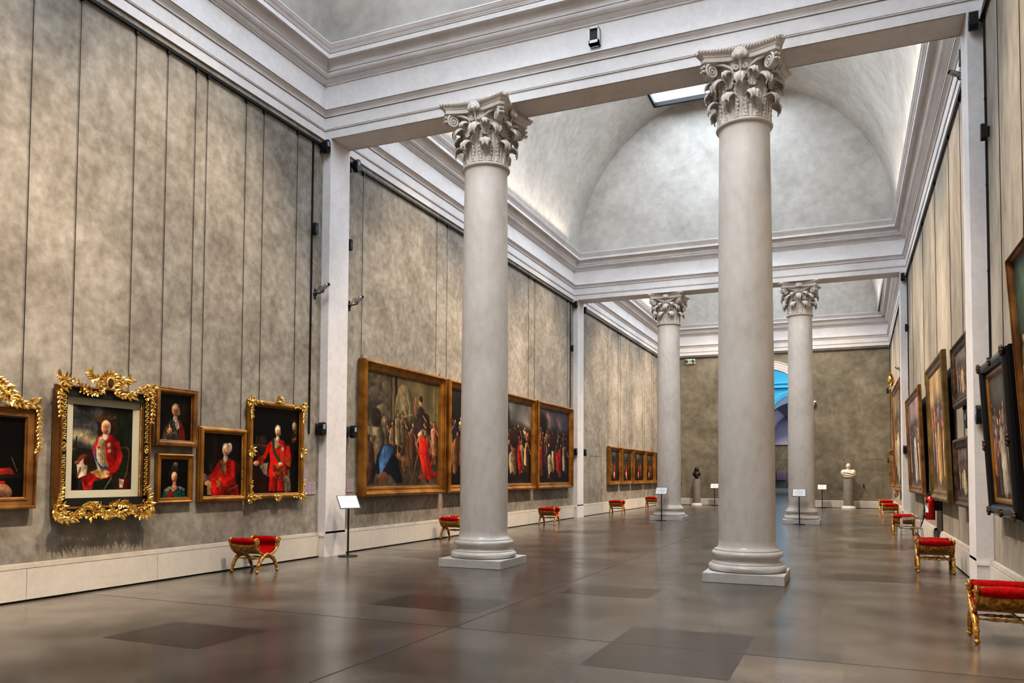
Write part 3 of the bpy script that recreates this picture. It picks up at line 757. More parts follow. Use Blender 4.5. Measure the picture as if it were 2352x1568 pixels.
# ---- the pictures (loose stand-ins with the colours and arrangement of those in the hall)
def p_desk(W, H):
    s = Cv(W, H, 150, (26, 20, 18))
    s.ell(.35, .42, .12, .16, (60, 44, 34), soft=.8)
    s.figure(.30, 1.02, .8, (92, 84, 80)); s.poly([(0, .74), (1, .70), (1, .76), (0, .80)], (48, 40, 36))
    s.poly([(.62, .72), (.70, .64), (.84, .63), (.92, .71)], (176, 54, 34), shade=.5); s.line([(.86, .5), (.93, .68)], .006, (120, 110, 96))
    s.poly([(.25, .84), (.62, .82), (.72, .92), (.62, .99), (.2, .99)], (176, 158, 116)); s.ell(.78, .92, .12, .09, (150, 118, 92), rot=.5)
    s.line([(.42, .79), (.78, .81)], .018, (214, 30, 22)); s.ell(.5, .8, .08, .035, (214, 172, 140)); return s
def p_seated(W, H):
    s = Cv(W, H, 210, (52, 50, 46))
    s.poly([(0, 0), (.5, 0), (.42, .55), (0, .55)], (84, 88, 92), soft=.05); s.ell(.15, .36, .22, .10, (186, 182, 150), soft=.9); s.ell(.32, .42, .16, .08, (196, 186, 150), soft=.9); s.ell(.16, .12, .2, .12, (58, 62, 70), soft=.9)
    s.poly([(0, .54), (.12, .50), (.38, .53), (.38, .8), (0, .8)], (54, 52, 38), soft=.02); s.line([(.06, .5), (.07, .38)], .012, (28, 34, 26)); s.line([(.03, .5), (.035, .43)], .009, (28, 34, 26))
    s.poly([(.36, .17), (.48, .08), (1, .05), (1, .9), (.42, .6), (.40, .2)], (58, 44, 34), soft=.02); s.poly([(.34, .15), (.46, .10), (.72, .10), (.72, .13), (.4, .2)], (86, 64, 46))
    s.poly([(.72, 0), (1, 0), (1, .75), (.80, .55)], (30, 44, 30), soft=.03); s.folds([(.74, 0), (1, 0), (1, .7), (.84, .5)], 5, (54, 74, 48), .012, .6)
    s.poly([(.78, .50), (.94, .47), (.97, .62), (.92, .86), (.78, .92)], (36, 52, 36)); s.line([(.80, .48), (.93, .48), (.955, .55), (.93, .75), (.86, .95)], .012, (126, 92, 54))
    # legs, coat
    s.poly([(.16, .86), (.35, .76), (.68, .80), (.66, .90), (.45, 1.0), (.20, .99)], (166, 34, 26), shade=.7); s.poly([(.16, .86), (.30, .79), (.36, .84), (.22, .97)], (140, 24, 20))
    s.poly([(.36, .90), (.62, .86), (.70, .96), (.6, 1), (.34, 1)], (26, 50, 30)); s.poly([(.74, .84), (.96, .88), (.97, 1), (.78, 1)], (112, 24, 20)); s.poly([(.79, .86), (.88, .88), (.86, .98), (.80, .98)], (206, 200, 186))
    s.poly([(.40, .38), (.50, .33), (.60, .32), (.72, .38), (.82, .54), (.84, .66), (.72, .80), (.60, .78), (.50, .66), (.36, .62), (.33, .55)], (190, 24, 22), shade=.75)
    s.poly([(.42, .38), (.52, .34), (.55, .60), (.64, .78), (.44, .80), (.36, .62)], (176, 166, 140), shade=.3); s.folds([(.44, .4), (.52, .38), (.58, .75), (.44, .78)], 5, (120, 104, 70), .004, .8)
    s.poly([(.30, .78), (.46, .74), (.66, .82), (.50, .87), (.42, .85)], (188, 158, 108), tex=.7); s.line([(.38, .52), (.38, .62), (.47, .73), (.58, .74)], .016, (44, 96, 178)); s.line([(.40, .55), (.42, .66), (.52, .73)], .007, (216, 214, 200))
    s.line([(.74, .44), (.80, .58), (.74, .72), (.62, .78)], .05, (196, 26, 24)); s.line([(.77, .46), (.83, .58), (.78, .70)], .012, (226, 66, 52), al=.7)
    s.star(.60, .455, .030); s.star(.61, .53, .026); s.ell(.43, .49, .02, .018, (220, 20, 24)); s.ell(.57, .79, .05, .024, (222, 170, 138)); s.line([(.66, .85), (.54, .99)], .005, (196, 186, 160))
    s.ell(.20, .66, .10, .085, (122, 66, 44)); s.poly([(.08, .70), (.20, .62), (.26, .68), (.24, .82), (.10, .86)], (214, 204, 190), shade=.5); s.ell(.25, .64, .05, .075, (86, 42, 30), rot=.3); s.ell(.085, .675, .035, .025, (150, 110, 96)); s.line([(.14, .74), (.09, .86)], .018, (170, 120, 80)); s.poly([(0, .80), (.12, .86), (.10, 1), (0, 1)], (24, 24, 28))
    s.face(.535, .245, .068, bald=True, turn=-.35); return s
def p_man(W, H):
    s = Cv(W, H, 130, (30, 20, 16)); s.ell(.7, .4, .3, .3, (62, 40, 28), soft=.9)
    s.poly([(.10, 1), (.16, .74), (.36, .56), (.52, .50), (.70, .58), (.80, .78), (.86, 1)], (74, 74, 70), tex=.8, shade=.4)
    for i in range(26): s.ell(.2 + .3 * ((i * .618) % 1), .58 + .4 * ((i * .381) % 1), .012, .008, (176, 176, 168), al=.5)
    s.poly([(.64, .56), (.76, .68), (.84, 1), (.68, 1), (.60, .72)], (138, 44, 24)); s.poly([(.46, .48), (.56, .48), (.64, .72), (.56, .78), (.50, .66)], (196, 188, 176)); s.folds([(.48, .5), (.58, .5), (.62, .74), (.54, .74)], 3, (150, 138, 124), .007, .7)
    s.ell(.33, .80, .07, .07, (198, 134, 92)); s.line([(.32, .68), (.34, .78)], .015, (226, 218, 200)); s.face(.50, .34, .115, turn=-.1); return s
def p_lady(W, H):
    s = Cv(W, H, 120, (18, 15, 16)); s.poly([(.05, 1), (.12, .82), (.32, .72), (.66, .72), (.88, .82), (.95, 1)], (20, 96, 96), shade=.3, tex=.7)
    s.folds([(.2, .78), (.85, .78), (.9, 1), (.1, 1)], 7, (110, 190, 186), .01, .5); s.poly([(.12, .80), (.32, .70), (.42, .74), (.2, .86)], (150, 146, 146)); s.poly([(.60, .73), (.70, .70), (.90, .78), (.88, .84)], (140, 138, 140))
    s.poly([(.36, .74), (.44, .66), (.45, .54), (.56, .54), (.56, .66), (.62, .74), (.46, .88)], (206, 152, 118)); s.poly([(.26, .86), (.48, .84), (.46, 1), (.24, 1)], (178, 40, 26))
    s.ell(.50, .27, .12, .20, (66, 60, 58)); s.ell(.54, .12, .08, .05, (120, 120, 124)); s.ell(.44, .36, .14, .12, (54, 42, 36)); s.ell(.50, .46, .105, .145, (214, 164, 132), shade=.6)
    for q in (-1, 1): s.ell(.48 + q * .055, .44, .018, .010, (40, 26, 22), soft=.6); s.ell(.48 + q * .09, .51, .03, .025, (226, 130, 110), soft=.9, al=.6)
    s.line([(.44, .55), (.52, .55)], .009, (180, 50, 46)); return s
def p_red_seated(W, H):
    s = Cv(W, H, 150, (28, 26, 18)); s.poly([(.25, .05), (.36, .05), (.36, .6), (.25, .6)], (60, 32, 18), soft=.04); s.ell(.86, .55, .16, .12, (86, 36, 22), soft=.5)
    s.poly([(.26, 1), (.18, .68), (.40, .46), (.54, .38), (.72, .40), (.84, .58), (.86, .78), (.90, 1)], (206, 28, 20), shade=.5, tex=.3)
    s.line([(.44, .46), (.28, .66), (.12, .72)], .055, (212, 30, 22)); s.poly([(.10, .68), (.22, .70), (.22, .80), (.08, .78)], (140, 96, 52)); s.poly([(.44, .42), (.58, .40), (.60, .60), (.46, .66)], (146, 106, 60), tex=.8); s.folds([(.45, .44), (.58, .42), (.60, .66), (.46, .66)], 4, (214, 190, 130), .005, .7)
    s.poly([(.36, .74), (.60, .70), (.62, .88), (.40, .88)], (190, 40, 22)); s.line([(.76, .46), (.78, .66), (.56, .78), (.46, .78)], .06, (214, 32, 22)); s.poly([(.36, .74), (.46, .70), (.48, .86), (.38, .88)], (150, 106, 56), tex=.8); s.poly([(.50, .86), (.94, .82), (.96, 1), (.5, 1)], (160, 30, 20), tex=.5); s.line([(.70, .90), (.92, .84)], .02, (150, 110, 60))
    s.poly([(0, .62), (.10, .66), (.18, .80), (.04, .82)], (150, 140, 128)); s.poly([(.12, .80), (.22, .80), (.24, .98), (.12, .98)], (176, 140, 104)); s.ell(.14, .80, .07, .05, (220, 166, 130)); s.poly([(.50, .36), (.66, .37), (.64, .41), (.52, .41)], (22, 26, 34)); s.ell(.56, .40, .04, .03, (220, 222, 222))
    s.line([(.2, .62), (.17, .48)], .004, (140, 150, 120)); s.line([(.22, .62), (.24, .46)], .004, (140, 150, 120)); s.ell(.68, .22, .06, .09, (206, 204, 200)); s.face(.575, .255, .085, turn=-.12, skin=(236, 186, 152)); return s
def p_red_standing(W, H):
    s = Cv(W, H, 180, (22, 18, 15)); s.ell(.22, .44, .10, .13, (84, 66, 52), soft=.3, al=.8); s.line([(.04, .44), (.34, .45)], .008, (150, 84, 40)); s.line([(.10, .34), (.08, .50), (.18, .60), (.28, .56)], .007, (130, 84, 48))
    s.poly([(0, .70), (.34, .66), (.34, 1), (0, 1)], (58, 30, 18), soft=.02); s.poly([(.84, .12), (.90, .08), (.95, .16), (.94, .38), (.84, .40)], (94, 62, 40), tex=.9); s.ell(.89, .19, .035, .05, (186, 180, 150)); s.line([(.85, .36), (.93, .34)], .012, (180, 130, 60))
    s.poly([(.36, .98), (.38, .74), (.52, .72), (.52, .98)], (186, 26, 16), shade=.5); s.poly([(.54, .98), (.54, .72), (.70, .72), (.68, .98)], (194, 28, 18), shade=.6)
    s.poly([(.66, .74), (.80, .72), (.84, .98), (.70, 1)], (128, 120, 108), tex=.6); s.poly([(.34, .42), (.46, .35), (.56, .36), (.66, .38), (.78, .50), (.74, .64), (.76, .80), (.60, .76), (.44, .80), (.34, .82), (.38, .62)], (212, 30, 20), shade=.5)
    s.poly([(.44, .66), (.66, .64), (.74, .76), (.58, .86), (.46, .80)], (160, 74, 30), tex=.9); s.line([(.36, .44), (.26, .58), (.14, .62)], .040, (212, 30, 20)); s.poly([(.14, .58), (.24, .56), (.28, .68), (.18, .68)], (150, 60, 30), tex=.8); s.line([(.76, .46), (.80, .60), (.62, .66)], .045, (214, 32, 22)); s.poly([(.70, .58), (.84, .56), (.82, .70), (.70, .68)], (150, 66, 34), tex=.8)
    s.line([(.43, .38), (.46, .52), (.60, .64)], .024, (14, 96, 72)); s.poly([(.45, .35), (.55, .35), (.56, .46), (.48, .48)], (196, 176, 140)); s.folds([(.56, .42), (.64, .42), (.66, .62), (.58, .62)], 3, (196, 150, 76), .005, .8); s.star(.645, .475, .026)
    s.ell(.10, .655, .05, .03, (224, 170, 136)); s.ell(.60, .66, .045, .025, (228, 176, 142)); s.poly([(.16, .68), (.34, .64), (.32, .80), (.26, .78)], (160, 150, 130)); s.face(.53, .265, .055, turn=-.1, skin=(238, 190, 160)); return s
def p_temple(W, H):
    s = Cv(W, H, 240, (112, 106, 76)); s.tone = 1.05; s.poly([(0, 0), (.30, 0), (.30, .6), (0, .6)], (98, 92, 76), soft=.03)
    for x, wd, c in ((.30, .02, (70, 60, 46)), (.355, .035, (48, 34, 28)), (.33, .008, (130, 118, 90)), (.92, .012, (126, 122, 88)), (.95, .015, (84, 80, 58))): s.poly([(x, 0), (x + wd, 0), (x + wd, .62), (x, .62)], c, soft=.01)
    s.ell(.47, .32, .15, .26, (116, 110, 82), soft=.05); s.poly([(.38, .3), (.56, .3), (.56, .7), (.38, .7)], (104, 98, 72)); s.line([(.56, .5), (.56, .26), (.50, .12), (.44, .09)], .012, (142, 138, 104)); s.line([(.60, .5), (.60, .22), (.55, .1)], .008, (60, 58, 42))
    for p in (((.42, .34), (.50, .25)), ((.46, .26), (.52, .36)), ((.48, .36), (.60, .33))): s.line(list(p), .01, (150, 146, 116))
    s.ell(.13, .12, .07, .08, (88, 82, 72)); s.ell(.10, .24, .12, .12, (104, 98, 84), rot=.6); s.ell(.16, .33, .10, .05, (142, 136, 112), rot=-.5); s.ell(.12, .40, .09, .09, (60, 56, 50)); s.ell(.22, .45, .05, .08, (138, 130, 108)); s.line([(.2, .1), (.24, .14)], .02, (120, 112, 98))
    s.poly([(0, .48), (.26, .48), (.24, .56), (.02, .56)], (150, 142, 118), tex=.5); s.poly([(.02, .56), (.22, .56), (.2, .72), (.04, .70)], (110, 104, 86), tex=.9)
    s.poly([(0, .82), (1, .80), (1, 1), (0, 1)], (92, 82, 68), soft=.03)
    s.crowd(9, .26, .96, .74, .84, .36, .42, [(66, 54, 44), (88, 80, 62), (110, 96, 70), (54, 46, 42), (128, 108, 80)], 11)
    s.figure(.46, .72, .40, (120, 108, 84), hair=(110, 100, 90)); s.figure(.40, .70, .38, (150, 138, 100)); s.figure(.55, .82, .34, (96, 60, 36), skin=(206, 132, 90), seed=4)
    s.figure(.725, .84, .70, (58, 48, 46), skin=(196, 128, 92), hair=(44, 32, 28), arm=1, seed=5); s.poly([(.63, .36), (.70, .29), (.76, .28), (.85, .32), (.88, .46), (.84, .64), (.64, .62), (.62, .48)], (50, 42, 42), shade=.8)
    s.folds([(.66, .34), (.84, .34), (.84, .6), (.66, .6)], 6, (104, 92, 84), .006, .45, 3); s.line([(.66, .36), (.635, .27), (.645, .17)], .012, (190, 118, 84)); s.line([(.76, .33), (.81, .38), (.77, .42)], .012, (196, 124, 90)); s.ell(.725, .205, .030, .042, (204, 142, 108)); s.ell(.73, .175, .036, .035, (46, 34, 30))
    s.figure(.93, .80, .44, (140, 98, 74), skin=(196, 128, 96), seed=8); s.figure(.60, .80, .36, (84, 60, 44), skin=(196, 128, 96), seed=9)
    s.poly([(.68, .52), (.74, .46), (.82, .47), (.87, .54), (.86, .66), (.72, .66)], (150, 126, 90), shade=.8, tex=.7); s.ell(.80, .42, .026, .036, (190, 132, 100)); s.ell(.807, .405, .030, .030, (64, 48, 40)); s.line([(.70, .54), (.66, .62), (.70, .66)], .012, (196, 132, 96))
    s.poly([(.71, .56), (.76, .52), (.84, .58), (.87, .72), (.91, .86), (.95, .94), (.86, .95), (.78, .92), (.74, .82), (.70, .68)], (204, 36, 20), shade=.95); s.folds([(.73, .58), (.84, .6), (.92, .93), (.78, .91)], 6, (112, 12, 8), .006, .75); s.folds([(.72, .58), (.80, .6), (.86, .9), (.76, .86)], 2, (236, 84, 54), .005, .6, 4); s.ell(.96, .90, .04, .035, (150, 24, 18))
    s.line([(.87, .56), (.91, .66), (.93, .73)], .011, (196, 136, 98)); s.line([(.70, .66), (.66, .78), (.64, .88), (.60, .93)], .012, (150, 98, 70)); s.ell(.76, .93, .09, .035, (150, 74, 50)); s.ell(.70, .955, .028, .02, (74, 40, 30)); s.ell(.84, .96, .028, .02, (58, 34, 30))
    s.poly([(.14, .74), (.20, .64), (.32, .62), (.38, .70), (.46, .90), (.48, .97), (.40, .98), (.30, .90), (.14, .90), (.10, .84)], (20, 34, 52), shade=.3); s.poly([(.16, .76), (.22, .64), (.32, .635), (.36, .70), (.26, .80), (.18, .90)], (52, 98, 160), shade=.6); s.folds([(.2, .66), (.34, .66), (.2, .88), (.16, .82)], 4, (120, 160, 200), .007, .5)
    s.line([(.38, .72), (.46, .77), (.49, .86)], .014, (176, 96, 66)); s.ell(.45, .72, .03, .04, (176, 118, 86)); s.ell(.46, .70, .03, .03, (90, 70, 56)); s.ell(.22, .92, .09, .05, (120, 84, 56)); s.ell(.06, .90, .07, .07, (64, 44, 36)); s.figure(.06, .98, .42, (66, 50, 42), skin=(190, 116, 84), hair=(150, 140, 124), seed=2)
    return s
def p_battle(W, H, seed, sky=(96, 96, 104), warm=(196, 150, 116), px=190):
    s = Cv(W, H, px, sky); rs = np.random.RandomState(seed)
    for i in range(6): s.ell(rs.rand(), .05 + .3 * rs.rand(), .18, .08, warm, rot=rs.rand(), soft=.9, al=.55)
    s.ell(.15, .22, .22, .20, (44, 40, 30), soft=.4); s.poly([(0, .55), (1, .50), (1, 1), (0, 1)], (64, 46, 32), soft=.05)
    cols = [(96, 60, 36), (54, 44, 40), (150, 40, 26), (160, 140, 110), (40, 52, 78), (120, 84, 52), (70, 60, 50), (176, 150, 110)]
    s.crowd(12, .05, .98, .62, .80, .38, .42, cols, seed); s.crowd(9, .04, .96, .80, .98, .42, .52, cols + [(190, 34, 22)], seed + 40)
    s.ell(.45, .45, .16, .12, (74, 44, 30), rot=.4); s.poly([(.55, .64), (.60, .58), (.67, .59), (.70, .70), (.75, .86), (.68, .84), (.63, .90), (.59, .80)], (190, 34, 20), shade=.9); s.folds([(.57, .62), (.66, .6), (.73, .85), (.61, .86)], 4, (96, 12, 8), .006, .7, seed); s.poly([(.30, .66), (.37, .61), (.43, .66), (.46, .78), (.50, .87), (.41, .85), (.34, .89), (.31, .78)], (170, 158, 132), shade=.9); s.folds([(.32, .66), (.42, .66), (.47, .84), (.34, .86)], 4, (84, 74, 60), .006, .7, seed)
    s.ell(.58, .36, .05, .06, (74, 44, 30), rot=.8); s.line([(.52, .42), (.59, .34)], .035, (70, 42, 28))
    for i in range(5): x = rs.rand(); s.line([(x, .15 + .2 * rs.rand()), (x + .08 * (rs.rand() - .5), .7)], .006, (60, 44, 30))
    s.ell(.2, .96, .2, .05, (40, 30, 24), soft=.5); return s
def p_small(W, H, seed):
    s = Cv(W, H, 90, (70, 66, 60)); s.ell(.5, .12, .3, .15, (120, 124, 130), soft=.8)
    cols = [(64, 50, 40), (150, 120, 84), (40, 40, 46), (110, 74, 46)]; s.poly([(0, .6), (1, .6), (1, 1), (0, 1)], (48, 34, 26), soft=.1)
    s.crowd(6, .1, .9, .8, .95, .5, .6, cols, seed); s.figure(.55, .97, .58, (204, 44, 20), seed=seed); s.ell(.5, .8, .08, .12, (220, 180, 120)); return s
def p_pale(W, H, seed, bg=(120, 110, 108), cols=None, px=150, light=(200, 190, 170)):
    s = Cv(W, H, px, bg); rs = np.random.RandomState(seed); s.tone = .8  # low tone washes the canvas out: sheen put into the paint colour
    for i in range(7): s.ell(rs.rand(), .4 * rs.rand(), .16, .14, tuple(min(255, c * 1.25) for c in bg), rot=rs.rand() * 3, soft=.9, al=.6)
    cols = cols or [(110, 90, 84), (150, 140, 124), (90, 84, 100), (170, 130, 84), (84, 70, 60)]
    s.crowd(8, .08, .92, .6, .85, .4, .5, cols, seed); s.crowd(5, .12, .88, .9, .98, .5, .55, cols + [light], seed + 20)
    s.poly([(.40, .47), (.48, .42), (.56, .46), (.60, .62), (.66, .80), (.72, .94), (.58, .91), (.50, .97), (.41, .92), (.38, .7)], light, shade=.9, tex=.5, al=.85); s.folds([(.38, .46), (.6, .46), (.7, .94), (.42, .94)], 5, tuple(c * .6 for c in light), .01, .6); return s
def p_dark_green(W, H):
    s = Cv(W, H, 160, (38, 60, 58)); s.ell(.2, .2, .4, .3, (86, 116, 108), soft=.9); s.ell(.1, .55, .3, .2, (70, 84, 66), soft=.9); s.crowd(6, .05, .6, .7, .95, .4, .5, [(84, 70, 54), (60, 70, 64), (120, 100, 70)], 5); return s

# ------------------------------------------------------------------ picture frames
def sweep_rect(g, x0, x1, z0, z1, prof):
    """prof: (inset from the outer edge, height out of the wall) ; outward is -y"""
    for (t, h) in ():
        pass
    rows = [[(x0 + t, -h, z0 + t), (x1 - t, -h, z0 + t), (x1 - t, -h, z1 - t), (x0 + t, -h, z1 - t)] for t, h in prof]
    g.grid(rows, smooth=False, closed=True)
PROF = {
 'plain': lambda w, d: [(0, 0), (0, d * .75), (w * .06, d * .85), (w * .16, d * .95), (w * .26, d), (w * .34, d * .93), (w * .36, d * .8), (w * .5, d * .62), (w * .66, d * .55), (w * .70, d * .62), (w * .80, d * .60), (w * .86, d * .5), (w * .9, d * .5), (w * .93, d * .40), (w, d * .36), (w, 0)],
 'cassetta': lambda w, d: [(0, 0), (0, d * .9), (w * .05, d), (w * .18, d), (w * .22, d * .88), (w * .25, d * .7), (w * .7, d * .66), (w * .74, d * .75), (w * .88, d * .75), (w * .92, d * .6), (w, d * .5), (w, 0)],
 'round': lambda w, d: [(0, 0), (0, d * .45)] + [(w * (.08 + .40 - .40 * math.cos(PI * i / 8)), d * (.5 + .5 * math.sin(PI * i / 8))) for i in range(9)] + [(w * .92, d * .42), (w, d * .36), (w, 0)],
 'reverse': lambda w, d: [(0, 0), (0, d * .35), (w * .1, d * .42), (w * .2, d * .5), (w * .5, d * .72), (w * .68, d * .95), (w * .76, d), (w * .84, d * .97), (w * .86, d * .8), (w, d * .74), (w, 0)]}
def beads(g, x0, x1, z0, z1, y, r, step, flat=1.0, twist=False):
    def run(a, b_, fx):
        n = max(2, int(abs(b_ - a) / step))
        for i in range(n + 1):
            t = a + (b_ - a) * i / n; fx(t)
    if twist:
        R1 = Matrix.Rotation(.7, 3, 'Y')
        for xx in (x0, x1): run(z0, z1, lambda t: g.sphere((xx, y, t), r * .8, r * .7, r * 1.6, 6, 4, Matrix.Rotation(.7, 3, 'Y')))
        for zz in (z0, z1): run(x0, x1, lambda t: g.sphere((t, y, zz), r * 1.6, r * .7, r * .8, 6, 4, Matrix.Rotation(.7, 3, 'Y')))
    else:
        for xx in (x0, x1): run(z0, z1, lambda t: g.sphere((xx, y, t), r, r * flat, r, 6, 4))
        for zz in (z0, z1): run(x0, x1, lambda t: g.sphere((t, y, zz), r, r * flat, r, 6, 4))
def leaf3(g, x, z, y, L, W, ang):
    """small curled leaf: ridge raised, tip bent forward"""
    n = 7; ca, sa = math.cos(ang), math.sin(ang); rows = []
    for i in range(n + 1):
        t = i / n; w = W * math.sin(PI * min(1, t * .92 + .06)) ** .8 * (1 + .18 * math.sin(t * 14)); yy = y - .35 * W - L * .32 * t * t
        row = []
        for u, k in ((-1, 0), (-.5, .28), (0, .55), (.5, .28), (1, 0)):
            px, pz = t * L, u * w; row.append((x + px * ca - pz * sa, yy - k * W * .9 * (1 - .4 * t) + abs(u) * W * .3, z + px * sa + pz * ca))
        rows.append(row)
    g.grid(rows, True)
def scroll3(g, x, z, y, r, turns, a0, d, th, leafy=True):
    sp = spiral_pts(x, z, r, r * .12, turns, a0, d, int(22 * turns))
    g.tube([(px, y - th * .5 - th * 1.2 * (i / len(sp)), pz) for i, (px, pz) in enumerate(sp)], [th * (1 - .45 * i / len(sp)) for i in range(len(sp))], 6)
    g.sphere((sp[-1][0], y - th * 1.9, sp[-1][1]), th * .9, th * .9, th * .9, 8, 5)
    if leafy:
        for k in range(5):
            a = a0 + d * k * .55; leaf3(g, x + r * 1.02 * math.cos(a), z + r * 1.02 * math.sin(a), y, r * .62, r * .20, a + d * .9)
def sprig(g, pts, y, th, L, seed=0, both=True):
    rs = random.Random(seed); P = [Vector((p[0], 0, p[1])) for p in pts]
    # smooth path
    Q = []
    for i in range(len(P) - 1):
        p0 = P[max(0, i - 1)]; p1 = P[i]; p2 = P[i + 1]; p3 = P[min(len(P) - 1, i + 2)]
        for k in range(6):
            t = k / 6; Q.append(.5 * ((2 * p1) + (p2 - p0) * t + (2 * p0 - 5 * p1 + 4 * p2 - p3) * t * t + (3 * p1 - p0 - 3 * p2 + p3) * t ** 3))
    Q.append(P[-1])
    g.tube([(q.x, y - th, q.z) for q in Q], [th * (1 - .4 * i / len(Q)) for i in range(len(Q))], 6)
    for i in range(1, len(Q) - 1, 2):
        d = Q[i + 1] - Q[i - 1]; a = math.atan2(d.z, d.x)
        for sg in ((1, -1) if both else (1,)):
            leaf3(g, Q[i].x, Q[i].z, y - th, L * (.7 + .6 * rs.random()), L * (.26 + .14 * rs.random()), a + sg * (.6 + .5 * rs.random()))
CAB = []
def picture(name, label, side, y0, y1, z0, z1, fw, dep, style, fmat, painter, tilt=0.0, off=.02, cabs=None, cat='painting', group=None, slip=None, beading=None, extra=None, topz=7.95, cname=None):
    W = y1 - y0; H = z1 - z0; yc = (y0 + y1) / 2
    X = WL + off if side < 0 else BX(yc) + .03 - off
    rz = PI / 2 if side < 0 else -PI / 2
    root = thing(name, label, cat, (X, yc, z0), group=group)
    root.rotation_euler = (0, 0, rz)
    if tilt: root.rotation_euler = (Matrix.Rotation(rz, 3, 'Z') @ Matrix.Rotation(tilt, 3, 'X')).to_euler()
    g = MB(); sweep_rect(g, -W / 2, W / 2, 0, H, PROF[style](fw, dep)); fr = g.build('frame', fmat, root)
    i0 = fw
    if slip:
        g = MB(); g.add([(-W / 2 + fw, -dep * .42, fw), (W / 2 - fw, -dep * .42, fw), (W / 2 - fw, -dep * .42, H - fw), (-W / 2 + fw, -dep * .42, H - fw), (-W / 2 + fw + slip, -dep * .36, fw + slip), (W / 2 - fw - slip, -dep * .36, fw + slip), (W / 2 - fw - slip, -dep * .36, H - fw - slip), (-W / 2 + fw + slip, -dep * .36, H - fw - slip)],
                        [(0, 1, 5, 4), (1, 2, 6, 5), (2, 3, 7, 6), (3, 0, 4, 7)]); g.build('mount', 'mat', root); i0 = fw + slip
    if beading:
        g = MB(); ins, r, st, tw = beading; beads(g, -W / 2 + ins, W / 2 - ins, ins, H - ins, -dep * (.95 if ins < fw * .5 else .55), r, st, .8, tw); g.build('beading', 'goldleaf' if not tw else fmat, root)
    cw, ch = W - 2 * i0, H - 2 * i0
    canvas(painter(cw, ch), -cw / 2, cw / 2, i0, H - i0, -dep * .32, root)
    g = MB(); g.box(-W / 2 + fw * .5, W / 2 - fw * .5, -dep * .28, -.004, fw * .5, H - fw * .5); g.build('back_panel', 'frameback', root)
    if extra: extra(root, W, H, fw, dep)
    # hanging cables
    for k, yy in enumerate(cabs or ()):
        zt = topz; zb = z1 + .002
        xo = X + (.03 if side < 0 else -.03)
        xw = WL + .022 if side < 0 else BX(yy) + .03 - .022
        g = MB(); g.tube([(xw, yy, zb), (xw, yy, zt)], .005, 6); g.box(xw - .02, xw + .02, yy - .02, yy + .02, zt - .03, zt + .07)
        o = g.build('picture_cable', 'black')
        left = (k == 0) if side < 0 else (k == 1)
        tag(o, ('left' if left else 'right') + ' hanging cable of the ' + (cname or label)[:78], 'cable', 'cables hanging the pictures')
    return root

